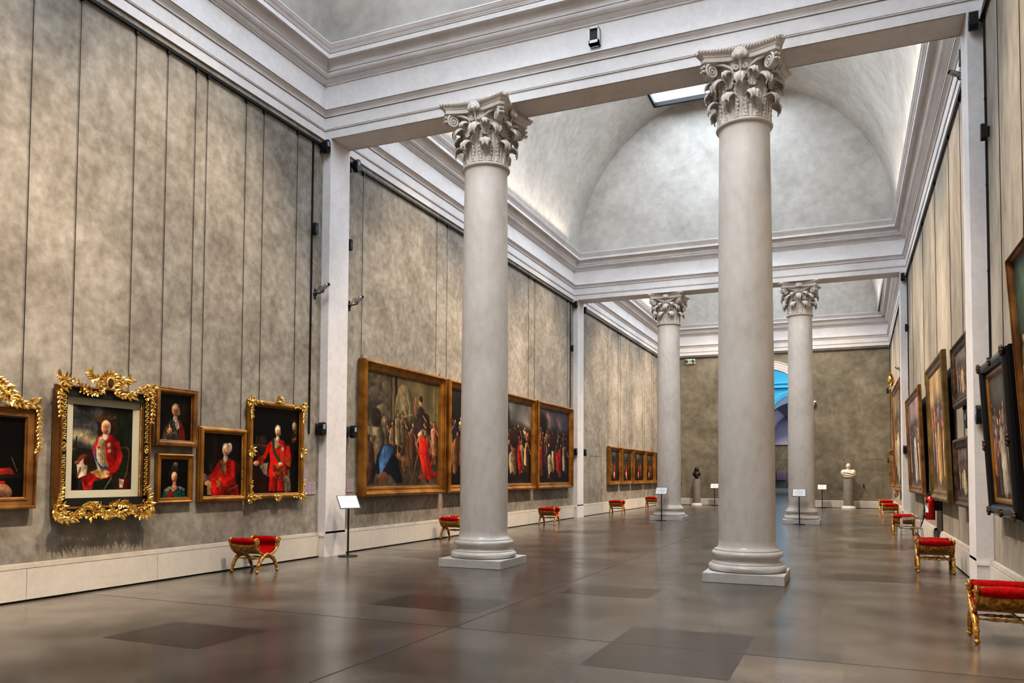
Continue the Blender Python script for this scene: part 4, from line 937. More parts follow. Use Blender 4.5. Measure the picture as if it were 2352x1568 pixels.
def orn_grand(root, W, H, fw, dep):
    g = MB()
    for x in (-W / 2 + .075, W / 2 - .075):      # dark panel with pierced gilt chain on both stiles
        pass
    bk = MB(); bk.box(-W / 2 + .03, W / 2 - .03, -dep * .80, -dep * .5, .03, .14); bk.box(-W / 2 + .03, W / 2 - .03, -dep * .80, -dep * .5, H - .14, H - .03)
    bk.box(-W / 2 + .035, -W / 2 + fw - .02, -dep * .80, -dep * .5, .03, H - .03); bk.box(W / 2 - fw + .02, W / 2 - .035, -dep * .80, -dep * .5, .03, H - .03); bk.build('dark_ground', 'frameback', root)
    for nm, x in (('left', -W / 2 + fw * .5), ('right', W / 2 - fw * .5)):
        g = MB(); z = .16; k = 0
        while z < H - .14:
            if abs(z - H * .5) < .09:
                for q in range(10): a = 2 * PI * q / 10; g.sphere((x + .028 * math.cos(a), -dep * .84, H * .5 + .052 * math.sin(a)), .011, .012, .012, 6, 4)
                for q in range(6): leaf3(g, x, H * .5, -dep * .82, .03, .010, 2 * PI * q / 6)
                z = H * .5 + .10; continue
            for sg in (-1, 1):
                scroll3(g, x + sg * .016, z, -dep * .80, .018, 1.1, PI / 2 * (1 + sg), -sg, .0055, False); leaf3(g, x, z + .02, -dep * .80, .034, .009, PI / 2 + sg * .7)
            g.sphere((x, -dep * .86, z + .035), .010, .012, .010, 6, 4); z += .062; k += 1
        g.build('pierced_stile', 'goldleaf', root)
    # bead rail at the outer edge
    g = MB(); beads(g, -W / 2 + .012, W / 2 - .012, .012, H - .012, -dep * .9, .012, .026); g.build('bead_rail', 'goldleaf', root)
    g = MB(); g.box(-W / 2 - .004, -W / 2 + .004, -dep * .72, -.002, .16, H - .16); g.build('bare_side', 'pine', root)
    y = -dep * .85
    # crest
    g = MB(); zc = H + .01
    ring = [(.058 * math.cos(t), .078 * math.sin(t) + zc + .06) for t in [2 * PI * i / 24 for i in range(25)]]
    g.tube([(a, y - .03, b_) for a, b_ in ring], .014, 8); g.build('crest_cartouche', 'goldleaf', root)
    q = MB(); q.sphere((0, y - .01, zc + .06), .05, .03, .07, 16, 10); q.build('dark_boss', newmat('oval_boss', rgb(70, 38, 28), .25), root)
    g = MB()
    for k in range(9): a = PI * (k / 8); leaf3(g, .05 * math.cos(a), zc + .12 + .03 * math.sin(a), y, .10, .03, a)
    for sg in (-1, 1):
        sprig(g, [(sg * .06, zc + .02), (sg * .16, zc + .12), (sg * .25, zc + .10), (sg * .33, zc + .17)], y, .016, .075, 3); scroll3(g, sg * .16, zc + .04, y, .05, 1.4, PI if sg > 0 else 0, sg, .014)
        sprig(g, [(sg * .08, zc - .02), (sg * .20, zc - .09), (sg * .34, zc - .06), (sg * .50, zc + .04), (sg * (W / 2 - .06), zc + .08)], y, .018, .06, 5)
        sprig(g, [(sg * .10, zc - .06), (sg * .28, zc - .10), (sg * .44, zc - .08)], y, .010, .05, 9)
    g.build('crest', 'goldleaf', root)
    for sx in (-1, 1):
        g = MB(); x = sx * (W / 2 - .03)
        scroll3(g, x + sx * .01, H - .01, y, .085, 1.5, PI / 2, sx, .02); scroll3(g, x + sx * .05, H - .14, y, .045, 1.4, 0, -sx, .014)
        sprig(g, [(x - sx * .10, H - .03), (x, H + .05), (x + sx * .07, H + .10)], y, .016, .07, 2); sprig(g, [(x + sx * .06, H - .10), (x + sx * .05, H - .25), (x + sx * .035, H - .42)], y, .014, .05, 6)
        for k in range(6): leaf3(g, x, H - .02, y, .10, .03, k * 1.05)
        g.build('corner_ornament', 'goldleaf', root)
        g = MB(); scroll3(g, x + sx * .02, -.01, y, .10, 1.6, -PI / 2, -sx, .022); scroll3(g, x - sx * .12, -.06, y, .06, 1.5, 0, sx, .016)
        sprig(g, [(x + sx * .02, .05), (x + sx * .02, .16), (x - sx * .01, .26)], y, .016, .06, 12); sprig(g, [(x + sx * .10, -.02), (x + sx * .02, -.12), (x - sx * .14, -.13), (x - sx * .25, -.05), (x - sx * .36, .03), (x - sx * .48, .04)], y, .022, .075, 8)
        for k in range(6): leaf3(g, x + sx * .02, 0, y, .12, .035, k * 1.05 + .4)
        g.build('corner_ornament', 'goldleaf', root)
    g = MB()
    for sg in (-1, 1):
        sprig(g, [(sg * .02, -.12), (sg * .12, -.06), (sg * .24, -.10), (sg * .36, -.05)], y, .014, .08, 14); sprig(g, [(sg * .03, .0), (sg * .15, .06), (sg * .28, .05)], y, .012, .05, 15)
    for k in range(9): a = PI + PI * k / 8; leaf3(g, 0, -.05, y, .12, .03, a)
    scroll3(g, 0, -.07, y, .035, 1.2, 0, 1, .012); g.build('base_ornament', 'goldleaf', root)
    g = MB(); rows_ = [(-W / 2 + .04, -.045), (W / 2 - .04, -.045)]
    g.tube([(rows_[0][0], y + .02, -.045), (rows_[1][0], y + .02, -.045)], .016, 8); n = 40
    for i in range(n): g.sphere((rows_[0][0] + (rows_[1][0] - rows_[0][0]) * i / (n - 1), y, -.045), .017, .014, .012, 6, 4, Matrix.Rotation(.8, 3, 'Y'))
    g.build('rope_rail', 'goldleaf', root)
def orn_rococo(root, W, H, fw, dep):
    y = -dep * .8
    for sx in (-1, 1):
        for z in (fw * .4, H - fw * .4):
            sz = 1 if z > H / 2 else -1; g = MB(); x = sx * (W / 2 - fw * .4)
            scroll3(g, x, z, y, .075, 1.8, PI / 2 * sz, -sx * sz, .017); g.sphere((x, y - .02, z), .035, .03, .035)
            for k in range(7): leaf3(g, x, z, y, .10, .028, k * .9 + .3)
            sprig(g, [(x, z - sz * .08), (x + sx * .005, z - sz * .17), (x, z - sz * .26)], y, .013, .045, 4, True); sprig(g, [(x - sx * .08, z), (x - sx * .17, z + sz * .01), (x - sx * .24, z)], y, .013, .04, 5)
            g.build('corner_ornament', 'goldleaf', root)
        g = MB(); x = sx * (W / 2 - fw * .5)
        for k in range(8): leaf3(g, x, H * .48, y, .11, .03, k * .785)
        scroll3(g, x, H * .48 + .07, y, .035, 1.3, -PI / 2, sx, .012); scroll3(g, x, H * .48 - .07, y, .035, 1.3, PI / 2, -sx, .012); g.build('side_ornament', 'goldleaf', root)
    for z, nm in ((fw * .4, 'base'), (H, 'crest')):
        g = MB(); sz = 1 if nm == 'crest' else -1
        for k in range(9): a = PI * k / 8 * sz; leaf3(g, 0, z, y, .12 if nm == 'crest' else .09, .03, a)
        for sx in (-1, 1): scroll3(g, sx * .07, z, y, .045, 1.4, PI / 2 * sz, sx * sz, .014)
        g.sphere((0, y - .02, z), .03, .03, .035); g.build(nm + '_ornament', 'goldleaf', root)
def orn_crest(root, W, H, fw, dep):
    y = -dep * .8; g = MB()
    beads(g, -W / 2 + .01, W / 2 - .01, .01, H - .01, y, .016, .034); g.build('outer_beads', 'goldleaf', root)
    for sx in (-1, 1):
        g = MB(); sprig(g, [(0, H + .28), (sx * .12, H + .26), (sx * .26, H + .20), (sx * .36, H + .06)], y, .02, .09, 3); sprig(g, [(sx * .05, H + .1), (sx * .2, H + .12), (sx * .3, H + .06), (sx * .42, H + .03), (sx * (W / 2 - .02), H + .05)], y, .016, .08, 7)
        scroll3(g, sx * .18, H + .08, y, .05, 1.4, 0, sx, .014); g.build('crest', 'goldleaf', root)
        g = MB(); x = sx * (W / 2 - .005)
        sprig(g, [(x, H), (x + sx * .02, H - .15), (x + sx * .01, H - .3), (x + sx * .025, H - .45), (x, H - .55)], y, .012, .05, 9); leaf3(g, x, H, y, .10, .03, PI / 2); g.build('side_garland', 'goldleaf', root)
    g = MB(); beads(g, -W / 2 + fw - .012, W / 2 - fw + .012, fw - .012, H - fw + .012, -dep * .5, .008, .018); g.build('inner_beads', 'goldleaf', root)
def orn_black(root, W, H, fw, dep):
    y = -dep * .9
    for sx in (-1, 1):
        for z in (fw * .35, H - fw * .35):
            g = MB(); x = sx * (W / 2 - fw * .35)
            for k in range(9): g.sphere((x + .045 * math.cos(k * .7), y - .012, z + .045 * math.sin(k * .7)), .02, .02, .02, 8, 6)
            scroll3(g, x, z, y, .04, 1.5, 0, sx, .014, False); g.build('corner_ornament', 'brownwood', root)
        g = MB()
        for k in range(6): g.sphere((sx * (W / 2 - fw * .5) + .03 * math.cos(k), y - .01, H * .46 + .05 * math.sin(k)), .022, .022, .028, 8, 6)
        g.build('side_ornament', 'brownwood', root)
    for z in (fw * .4, H - fw * .4):
        g = MB()
        for k in range(7): g.sphere((.035 * math.cos(k), y - .01, z + .04 * math.sin(k)), .02, .02, .02, 8, 6)
        g.build('middle_ornament', 'brownwood', root)
    g = MB(); sweep_rect(g, -W / 2 + fw, W / 2 - fw, fw, H - fw, [(0, dep * .45), (0, dep * .5), (.03, dep * .5), (.05, dep * .38), (.06, dep * .3)]); g.build('gilt_slip', 'goldflat', root)
def hooks(root, W, H, fw, dep):
    g = MB()
    for x in (-W / 2 + .07, W / 2 - .12): g.tube([(x + .035 * math.sin(t), -.03, H + .045 - .045 * math.cos(t)) for t in [i / 10 * 2 * PI for i in range(10)]], .008, 6)
    g.build('hanging_eyes', 'greymetal', root)

picture('ornate_framed_painting', 'dark painting in carved beaded frame with leafy crest, cut by the left picture edge', -1, 5.30, 6.64, 1.15, 2.40, .14, .10, 'cassetta', 'goldwood', p_desk, cabs=[6.48], extra=orn_crest, cname='dark crested picture at the left edge')
picture('grand_framed_portrait', 'seated sitter in red coat with spaniel, in huge pierced and scrolled gilt frame', -1, 6.89, 8.30, 1.12, 2.73, .125, .16, 'cassetta', 'goldwood', p_seated, cabs=[7.14, 8.03], slip=.115, beading=(.125, .008, .018, False), extra=orn_grand, off=.03, cname='grand scroll framed portrait')
picture('framed_portrait', 'half-length man in grey coat holding paper, rope-edged frame, above the lady', -1, 8.46, 9.265, 1.99, 2.877, .10, .09, 'round', 'goldwood', p_man, cabs=[8.60, 9.16], beading=(.018, .011, .03, True), cname='portrait of the man in grey')
picture('framed_portrait', 'small lady in teal cloak with tall hair, plain gilt frame under the man', -1, 8.535, 9.22, 1.141, 1.882, .085, .07, 'plain', 'goldflat', p_lady, cname='lady in teal')
picture('framed_portrait', 'red-coated sitter holding a sheet of paper, pale beaded gilt frame', -1, 9.335, 10.375, 1.135, 2.33, .095, .09, 'round', 'goldflat', p_red_seated, cabs=[9.40, 10.28], beading=(.088, .009, .022, False), cname='red-coated sitter with paper')
picture('framed_portrait', 'young standing sitter in red suit and green sash, rococo frame with scrolled corners', -1, 10.415, 11.875, 1.145, 2.855, .105, .10, 'round', 'goldflat', p_red_standing, cabs=[10.72, 11.64], extra=orn_rococo, cname='standing portrait with green sash')
BG = 'large framed history paintings of the second bay'
picture('framed_history_painting', 'huge crowded painting with red cloak and blue kneeling figure, left of the nearer column', -1, 13.71, 17.30, 1.116, 4.01, .215, .20, 'plain', 'goldflat', p_temple, cabs=[13.80, 17.05], extra=hooks, group=BG, cname='huge painting with red cloak')
picture('framed_history_painting', 'large dark battle painting mostly hidden behind the nearer left column', -1, 17.49, 20.40, 1.12, 4.00, .20, .20, 'plain', 'goldflat', lambda W, H: p_battle(W, H, 21, (58, 54, 54), (110, 84, 62)), cabs=[17.60, 20.2], group=BG, cname='battle painting behind the column')
picture('framed_history_painting', 'large painting of crowd under pale sky, just right of the nearer left column', -1, 20.56, 23.47, 1.13, 4.015, .20, .20, 'plain', 'goldflat', lambda W, H: p_battle(W, H, 33, (120, 124, 128), (214, 186, 156)), cabs=[20.7, 23.2], group=BG, cname='pale sky painting right of the column')
picture('framed_history_painting', 'large painting of soldiers in red under rosy clouds, last before the second pilaster', -1, 23.66, 27.18, 1.13, 4.015, .20, .20, 'plain', 'goldflat', lambda W, H: p_battle(W, H, 47, (92, 92, 110), (204, 150, 140)), cabs=[23.72, 27.0], group=BG, cname='soldiers painting by the second pilaster')
ORD = ['first and leftmost', 'second from left', 'third from left', 'fourth from left', 'fifth, half hidden by the column']
for i, (a, b_) in enumerate(((32.15, 34.0), (34.15, 36.05), (36.2, 38.5), (38.62, 40.55), (40.65, 42.5))):
    picture('small_framed_painting', 'upright gilt framed scene in far bay row, ' + ORD[i], -1, a, b_, 1.18, 2.82, .16, .16, 'plain', 'goldflat', lambda W, H, i=i: p_small(W, H, 60 + i), cabs=[a + .12, b_ - .12], group='row of upright paintings in the far left bay', cname=ORD[i] + ' far bay painting')
# right wall
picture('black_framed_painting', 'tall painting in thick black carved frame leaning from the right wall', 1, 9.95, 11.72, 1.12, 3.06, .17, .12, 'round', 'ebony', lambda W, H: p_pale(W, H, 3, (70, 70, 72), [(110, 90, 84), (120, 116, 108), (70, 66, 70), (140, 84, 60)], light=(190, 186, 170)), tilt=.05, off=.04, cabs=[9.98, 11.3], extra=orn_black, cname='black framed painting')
picture('large_framed_painting', 'big green-grey painting in thin brown frame, cut by the right picture edge', 1, 7.2, 9.62, 1.45, 3.90, .06, .09, 'plain', 'goldwood', p_dark_green, tilt=.06, off=.03, cabs=[7.6, 9.3], cname='green painting at the right edge')
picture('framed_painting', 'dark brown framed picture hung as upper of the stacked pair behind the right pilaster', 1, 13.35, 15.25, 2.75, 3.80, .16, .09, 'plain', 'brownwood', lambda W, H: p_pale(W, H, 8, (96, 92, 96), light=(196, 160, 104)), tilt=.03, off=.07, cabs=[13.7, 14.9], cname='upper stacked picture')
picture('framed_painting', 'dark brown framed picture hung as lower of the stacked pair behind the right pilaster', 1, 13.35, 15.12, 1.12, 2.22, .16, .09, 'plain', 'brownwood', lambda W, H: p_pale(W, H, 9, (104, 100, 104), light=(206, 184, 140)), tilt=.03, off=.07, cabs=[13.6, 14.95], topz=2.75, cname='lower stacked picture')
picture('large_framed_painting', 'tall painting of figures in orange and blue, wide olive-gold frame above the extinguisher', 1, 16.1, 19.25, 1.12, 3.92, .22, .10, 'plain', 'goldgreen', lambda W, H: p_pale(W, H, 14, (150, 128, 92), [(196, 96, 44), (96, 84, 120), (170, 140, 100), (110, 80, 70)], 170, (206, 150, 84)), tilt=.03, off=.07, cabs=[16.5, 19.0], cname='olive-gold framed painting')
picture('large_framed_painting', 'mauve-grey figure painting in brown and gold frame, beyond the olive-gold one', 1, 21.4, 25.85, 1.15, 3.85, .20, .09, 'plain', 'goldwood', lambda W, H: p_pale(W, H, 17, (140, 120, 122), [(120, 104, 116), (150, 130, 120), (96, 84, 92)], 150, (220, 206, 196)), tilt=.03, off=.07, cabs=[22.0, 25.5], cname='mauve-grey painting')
def orn_lion(root, W, H, fw, dep):
    g = MB()
    for k in range(10): leaf3(g, 0, H + .18, -.12, .34, .10, 2 * PI * k / 10)
    g.sphere((0, -.2, H + .18), .16, .12, .18); g.build('crest', 'goldleaf', root)
    g = MB()
    for k in range(9): leaf3(g, -.4 + k * .1, -.03, -.12, .2, .06, -PI / 2 + (k - 4) * .25)
    g.build('base_ornament', 'goldwood', root)
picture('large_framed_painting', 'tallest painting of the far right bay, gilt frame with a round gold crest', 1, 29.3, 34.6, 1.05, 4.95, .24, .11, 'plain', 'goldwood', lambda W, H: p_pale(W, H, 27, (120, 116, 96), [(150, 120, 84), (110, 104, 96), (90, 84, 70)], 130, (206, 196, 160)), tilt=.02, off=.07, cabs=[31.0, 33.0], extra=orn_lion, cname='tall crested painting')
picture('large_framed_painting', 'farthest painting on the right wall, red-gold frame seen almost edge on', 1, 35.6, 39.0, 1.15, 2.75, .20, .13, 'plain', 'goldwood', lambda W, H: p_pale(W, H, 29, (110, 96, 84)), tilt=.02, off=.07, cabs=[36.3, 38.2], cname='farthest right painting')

# ------------------------------------------------------------------ black hanging rails
RL = [('bay_left_near', -1, Y0, Y1, 'long black hanging rail under the cornice, nearest bay of the left wall'), ('m', -1, Y1 + T1, Y2, 'black hanging rail under the cornice, second bay of the left wall'), ('f', -1, Y2 + T2, Y3, 'black hanging rail under the cornice, far bay of the left wall'),
      ('a', 1, Y0, Y1, 'black hanging rail high on the right wall, nearest bay'), ('b', 1, Y1 + T1, Y2, 'black hanging rail high on the right wall, second bay'), ('c', 1, Y2 + T2, Y3, 'black hanging rail high on the right wall, far bay')]
for _, sd, a, b_, lab in RL:
    g = MB(); zz = (7.975, 8.025)
    if sd < 0: g.box(WL + .012, WL + .05, a + .02, b_ - .02, *zz)
    else: g.add([(BX(a) + .03 - .05, a, zz[0]), (BX(a) + .018, a, zz[0]), (BX(b_) + .018, b_, zz[0]), (BX(b_) - .02, b_, zz[0]), (BX(a) - .02, a, zz[1]), (BX(a) + .018, a, zz[1]), (BX(b_) + .018, b_, zz[1]), (BX(b_) - .02, b_, zz[1])], [(0, 3, 2, 1), (4, 5, 6, 7), (0, 1, 5, 4), (1, 2, 6, 5), (2, 3, 7, 6), (3, 0, 4, 7)])
    y = a + .6
    while y < b_ - .3:
        X = WL + .005 if sd < 0 else BX(y) + .025
        g.box(min(X, X + .02 * -sd), max(X, X + .02 * -sd), y - .012, y + .012, zz[0], zz[1] + .02); y += 1.5
    tag(g.build('hanging_rail', 'black'), lab, 'rail', 'hanging rails under the cornice')
g = MB(); g.box(A + .05, B3 - .05, Y3 - .05, Y3 - .012, 7.985, 8.03); tag(g.build('hanging_rail', 'black'), 'black hanging rail across the far end wall above the arch', 'rail', 'hanging rails under the cornice')

# ------------------------------------------------------------------ stools
def make_stool():
    root = thing('curule_stool', 'x', 'stool')
    HW, ZR, RS = .265, .505, .052       # half spread of scrolls, scroll centre height, scroll radius
    def U(t, off=0.0):   # U curve in (y,z), t from -1 to 1
        a = -PI / 2 + t * PI * .56; r = .262 + off
        return (r * 1.02 * math.sin(t * PI * .56) , .515 + -(.225 + off) * math.cos(t * PI * .56))
    L0, L1 = -.27, .27
    # seat shell (gilded, scalloped outside)
    g = MB(); rows = []
    nL = 36
    for i in range(nL + 1):
        x = -.235 + .47 * i / nL; row = []
        for j in range(33):
            t = -1 + 2 * j / 32; fl = .007 * abs(math.sin(i / nL * PI * 9)) * min(1, abs(t) * 1.6)
            y, z = U(t, .004 + fl); row.append((x, y, z))
        rows.append(row)
    g.grid(rows); rows2 = [[(x_, y_ * .93, z_ + .02) for x_, y_, z_ in r] for r in (rows[0], rows[-1])]; g.grid([rows[0], rows2[0]]); g.grid([rows[-1], rows2[1]])
    g.build('seat_shell', 'goldstool', root)
    # cushion inside
    g = MB(); rows = []
    for i in range(9):
        x = -.24 + .48 * i / 8; rows.append([(x, *U(-1 + 2 * j / 24, -.022)) for j in range(25)])
    g.grid(rows)
    g.grid([[(x_, y_, z_) for x_, y_, z_ in rows[0]], [(x_, y_ * 1.06, z_ - .01) for x_, y_, z_ in rows[0]]]); g.grid([rows[-1], [(x_, y_ * 1.06, z_ - .01) for x_, y_, z_ in rows[-1]]])
    g.build('seat_cushion', 'velvet', root)
    for sg in (-1, 1):
        g = MB(); P = [(.0, -.235), (.040, -.235), (.050, -.20), (.056, -.10), (.060, 0), (.056, .10), (.050, .20), (.040, .235), (0, .235)]
        g.lathe(P, 20, (0, sg * HW * .93, ZR), True, 'x'); g.build('arm_bolster', 'velvet', root)
    for xs in (L0 + .012, L1 - .012):
        s_ = 1 if xs > 0 else -1
        g = MB(); path = [U(-1 + 2 * j / 40, .012) for j in range(41)]
        y0_, z0_ = path[0]
        sp1 = spiral_pts(-HW * .93, ZR + .0, RS, .010, 1.7, PI * 1.02, -1, 34); sp2 = [(-a, b_) for a, b_ in sp1]
        full = sp1[::-1] + path[2:-2] + sp2
        for q in range(1):
            g.tube([(xs + s_ * .0, y, z) for y, z in full], .019, 8)
        for (y, z) in ((-HW * .93, ZR), (HW * .93, ZR)):
            g.lathe([(0, -.02), (RS * .98, -.02), (RS * .98, .012), (0, .016)], 20, (xs, y, z), True, 'x'); g.sphere((xs + s_ * .022, y, z), .014)
        # small acanthus inside each scroll
        for sg in (-1, 1):
            for q in range(3): g.sphere((xs, sg * (.205 - .012 * q), .47 - .04 * q), .012, .012, .02, 6, 4)
        for j in range(2, 39, 2): g.sphere((xs + s_ * .012, path[j][0], path[j][1] - .006), .011, .012, .011, 6, 4)
        g.build('scroll_frame', 'goldstool', root)
        g = MB(); g.lathe([(0, -.03), (.036, -.028), (.04, -.01), (.03, .0), (.033, .012), (.018, .02), (0, .024)], 16, (xs + s_ * .008, 0, .272), True, 'x'); g.build('rosette', 'goldstool', root)
        for sg in (-1, 1):
            g = MB(); P = [(0, .285), (.05, .275), (.11, .245), (.165, .19), (.205, .12), (.225, .06), (.235, .035)]
            R_ = [.034, .034, .032, .031, .027, .023, .021]
            Q = []; RR = []
            for i in range(len(P) - 1):
                for k in range(4): t = k / 4; Q.append((xs, sg * (P[i][0] * (1 - t) + P[i + 1][0] * t), P[i][1] * (1 - t) + P[i + 1][1] * t)); RR.append(R_[i] * (1 - t) + R_[i + 1] * t)
            Q.append((xs, sg * P[-1][0], P[-1][1])); RR.append(.021)
            RR = [r_ * (1.28 if i in (9, 16) else 1) for i, r_ in enumerate(RR)]
            g.tube(Q, RR, 10); g.sphere((xs, sg * .238, .026), .031, .031, .026, 12, 8); g.build('leg', 'goldstool', root)
    for sg in (-1, 1):
        P = [(.007, -.25), (.008, -.16), (.016, -.12), (.017, -.05), (.009, -.025), (.016, -.012), (.018, 0), (.016, .012), (.009, .025), (.017, .05), (.016, .12), (.008, .16), (.007, .25)]
        g = MB(); g.lathe(P, 12, (0, sg * .135, .225), True, 'x'); g.build('stretcher', 'goldstool', root)
    return root
st = make_stool()
SG = 'red velvet gilt scroll stools along both walls'
STO = [(-8.885, 10.13, 0, 'red and gold scroll stool on the left, nearest, below the framed portraits'), (-8.92, 17.25, 0, 'red and gold scroll stool half hidden by the nearer left column'),
       (-8.80, 23.62, 0, 'red and gold scroll stool below the pale sky painting'), (-8.75, 31.5, 0, 'red and gold scroll stool beside the flush door of the far left bay'), (-8.7, 37.6, 0, 'red and gold scroll stool peeping out left of the far left column'),
       (1.38, 8.96, PI, 'large nearest red and gold scroll stool at the bottom right'), (1.33, 14.98, PI, 'red and gold scroll stool beyond the right pilaster, second from front'), (1.40, 24.2, PI, 'red and gold scroll stool behind the clear chair'),
       (1.50, 33.5, PI, 'red and gold scroll stool in the far right bay, nearer of two'), (1.55, 38.4, PI, 'farthest red and gold scroll stool near the right end corner')]
for i, (x, y, rz, lab) in enumerate(STO):
    o = st if i == 0 else copy_tree(st)
    o.location = (x, y, 0); o.rotation_euler = (0, 0, rz); o['label'] = lab; o['group'] = SG

# ------------------------------------------------------------------ reading stands
def make_stand(col_h=.98):
    root = thing('information_stand', 'x', 'stand')
    g = MB(); g.lathe([(0, 0), (.185, 0), (.19, .006), (.19, .012), (.17, .018), (0, .02)], 40); g.build('foot_plate', 'black', root)
    g = MB(); g.lathe([(.018, .018), (.018, col_h)], 16); g.build('pole', 'black', root)
    T = Matrix.Translation((0, 0, col_h + .07)) @ Matrix.Rotation(math.radians(52), 4, 'X')
    g = MB(); g.T = T; g.box(-.215, .215, -.16, .16, -.012, 0, .003); pl = g.build('tilted_plate', 'black', root)
    g = MB(); g.T = T; g.box(-.20, .20, -.145, .145, 0.0, .003); pp = g.build('printed_sheet', 'paper', root)
    g = MB(); g.T = T
    g.box(-.20, .20, .135, .145, .003, .0035); g.box(-.20, .20, -.145, -.135, .003, .0035); g.box(.19, .20, -.145, .145, .003, .0035); g.box(-.20, -.19, -.145, .145, .003, .0035); g.build('sheet_border', 'paperblue', pp)
    g = MB(); g.T = T; g.box(-.03, .0, .085, .10, .003, .0036); g.box(.005, .03, .09, .097, .003, .0036)
    for r_, (a, b_) in enumerate(((-.06, .14), (-.14, .12), (-.10, .13), (-.14, .10), (-.02, .12), (-.06, .12), (-.1, .08))):
        z = .045 - r_ * .022 - (.02 if r_ > 3 else 0); x = a
        rs = random.Random(r_)
        while x < b_:
            w_ = .01 + .025 * rs.random(); g.box(x, min(b_, x + w_), z, z + .006, .003, .0036); x += w_ + .006
    g.build('printed_text', 'ink', pp)
    return root
sd = make_stand()
for i, (x, y, rz, lab) in enumerate(((-8.908, 12.76, 1.05, 'black reading stand with tilted white sheet before the first left pilaster'), (-6.045, 27.55, .0, 'black reading stand in front of the far left column'),
                                     (-1.475, 27.55, 0, 'black reading stand in front of the far right column'), (-6.46, 42.3, 0, 'black reading stand by the dark bust, far wall'), (-1.18, 42.3, 0, 'black reading stand between the archway and the white bust'))):
    o = sd if i == 0 else copy_tree(sd)
    o.location = (x, y, 0); o.rotation_euler = (0, 0, rz); o['label'] = lab; o['group'] = 'black information stands'

# ------------------------------------------------------------------ busts on pedestals
def pedestal(x, y, lab, h=1.42, r=.28):
    root = thing('round_pedestal', lab, 'pedestal', (x, y, 0), group='grey pedestals by the far wall')
    g = MB(); g.lathe([(r * 1.45, 0), (r * 1.45, .05), (r * 1.38, .06), (r * 1.36, .09), (r * 1.1, .11), (r * 1.02, .13)], 40); g.build('foot', 'plinth', root)
    g = MB(); g.lathe([(r, .12), (r, h - .02), (r * .98, h)], 40); g.build('drum', 'pedestal', root); return root
pedestal(-7.42, 42.45, 'grey round pedestal carrying the dark bust', 1.42, .195); pedestal(.04, 42.45, 'grey round pedestal carrying the white marble bust', 1.46, .235)
def bust(x, y, z, s_, mat, lab, wig, wide):
    root = thing('portrait_bust', lab, 'bust', (x, y, z), group='busts on pedestals by the far wall')
    g = MB(); g.lathe([(.0, 0), (.13 * s_, 0), (.13 * s_, .03), (.07 * s_, .05), (.055 * s_, .09), (.09 * s_, .12)], 24); g.build('socle', mat, root)
    g = MB()
    # shoulders and drapery
    g.sphere((0, 0, .25 * s_), .25 * wide * s_, .15 * s_, .17 * s_, 24, 14); g.sphere((0, .01, .36 * s_), .19 * wide * s_, .13 * s_, .13 * s_, 20, 12); g.sphere((0, -.03, .22 * s_), .20 * wide * s_, .15 * s_, .14 * s_, 20, 12); g.sphere((-.17 * wide * s_, 0, .32 * s_), .13 * s_, .12 * s_, .14 * s_, 14, 10); g.sphere((.17 * wide * s_, 0, .32 * s_), .13 * s_, .12 * s_, .14 * s_, 14, 10)
    g.tube([(0, .01, .38 * s_), (0, 0, .52 * s_)], [.085 * s_, .07 * s_], 14)
    hz = .63 * s_; g.sphere((0, 0, hz), .098 * s_, .118 * s_, .135 * s_, 24, 16); g.sphere((0, -.03 * s_, hz - .065 * s_), .072 * s_, .085 * s_, .075 * s_, 16, 10)
    g.tube([(0, -.112 * s_, hz + .03 * s_), (0, -.145 * s_, hz - .025 * s_)], [.012 * s_, .024 * s_], 8); g.sphere((0, -.112 * s_, hz - .062 * s_), .034 * s_, .014 * s_, .010 * s_, 10, 6); g.sphere((0, -.105 * s_, hz - .045 * s_), .03 * s_, .02 * s_, .008 * s_, 10, 6)
    for q in (-1, 1):
        g.sphere((q * .04 * s_, -.10 * s_, hz + .035 * s_), .03 * s_, .018 * s_, .008 * s_, 10, 6); g.sphere((q * .038 * s_, -.098 * s_, hz + .012 * s_), .018 * s_, .012 * s_, .012 * s_, 10, 6); g.sphere((q * .10 * s_, 0, hz), .016 * s_, .028 * s_, .038 * s_, 10, 6)
    o = g.build('head_and_shoulders', mat, root)
    md = o.modifiers.new('merge', 'REMESH'); md.mode = 'VOXEL'; md.voxel_size = .012 * s_; md.use_smooth_shade = True
    g = MB()
    if wig:
        for k in range(16): a = -.4 + k * (PI + .8) / 15; g.sphere((.115 * s_ * math.cos(a), .01 + .07 * s_ * math.sin(a), hz + (.02 + .02 * math.sin(k * 2)) * s_), .04 * s_, .04 * s_, .05 * s_, 8, 6)
        for q in (-1, 1):
            for k in range(5): g.sphere((q * (.11 + .012 * k) * s_, .0, hz - (.04 + .05 * k) * s_), .045 * s_, .05 * s_, .042 * s_, 8, 6)
        g.sphere((0, .02, hz + .10 * s_), .10 * s_, .10 * s_, .06 * s_, 12, 8); g.build('curled_hair', mat, root)
    g = MB()
    for k, (zz, rr) in enumerate(((.14, .22), (.21, .265), (.29, .25))):
        g.tube([(rr * wide * s_ * math.cos(t), -.16 * s_ * math.sin(t) - .01, (zz + .035 * math.cos(t * 2 + k)) * s_) for t in [PI * i / 16 for i in range(17)]], [.012 * s_ + .02 * s_ * math.sin(PI * i / 16) for i in range(17)], 8)
    g.build('drapery', mat, root); return root
bust(-7.42, 42.45, 1.42, .80, 'bronze', 'dark bronze bust with curled hair on grey pedestal, left of the archway', True, .85)
bust(.04, 42.45, 1.46, 1.02, 'bust', 'white marble bust of a draped bald man on grey pedestal, right of the archway', False, 1.25)

# ------------------------------------------------------------------ clear armchair
root = thing('transparent_armchair', 'clear plastic armchair with oval back by the right wall', 'chair', (1.28, 19.75, 0), rz=-PI / 2)
g = MB()
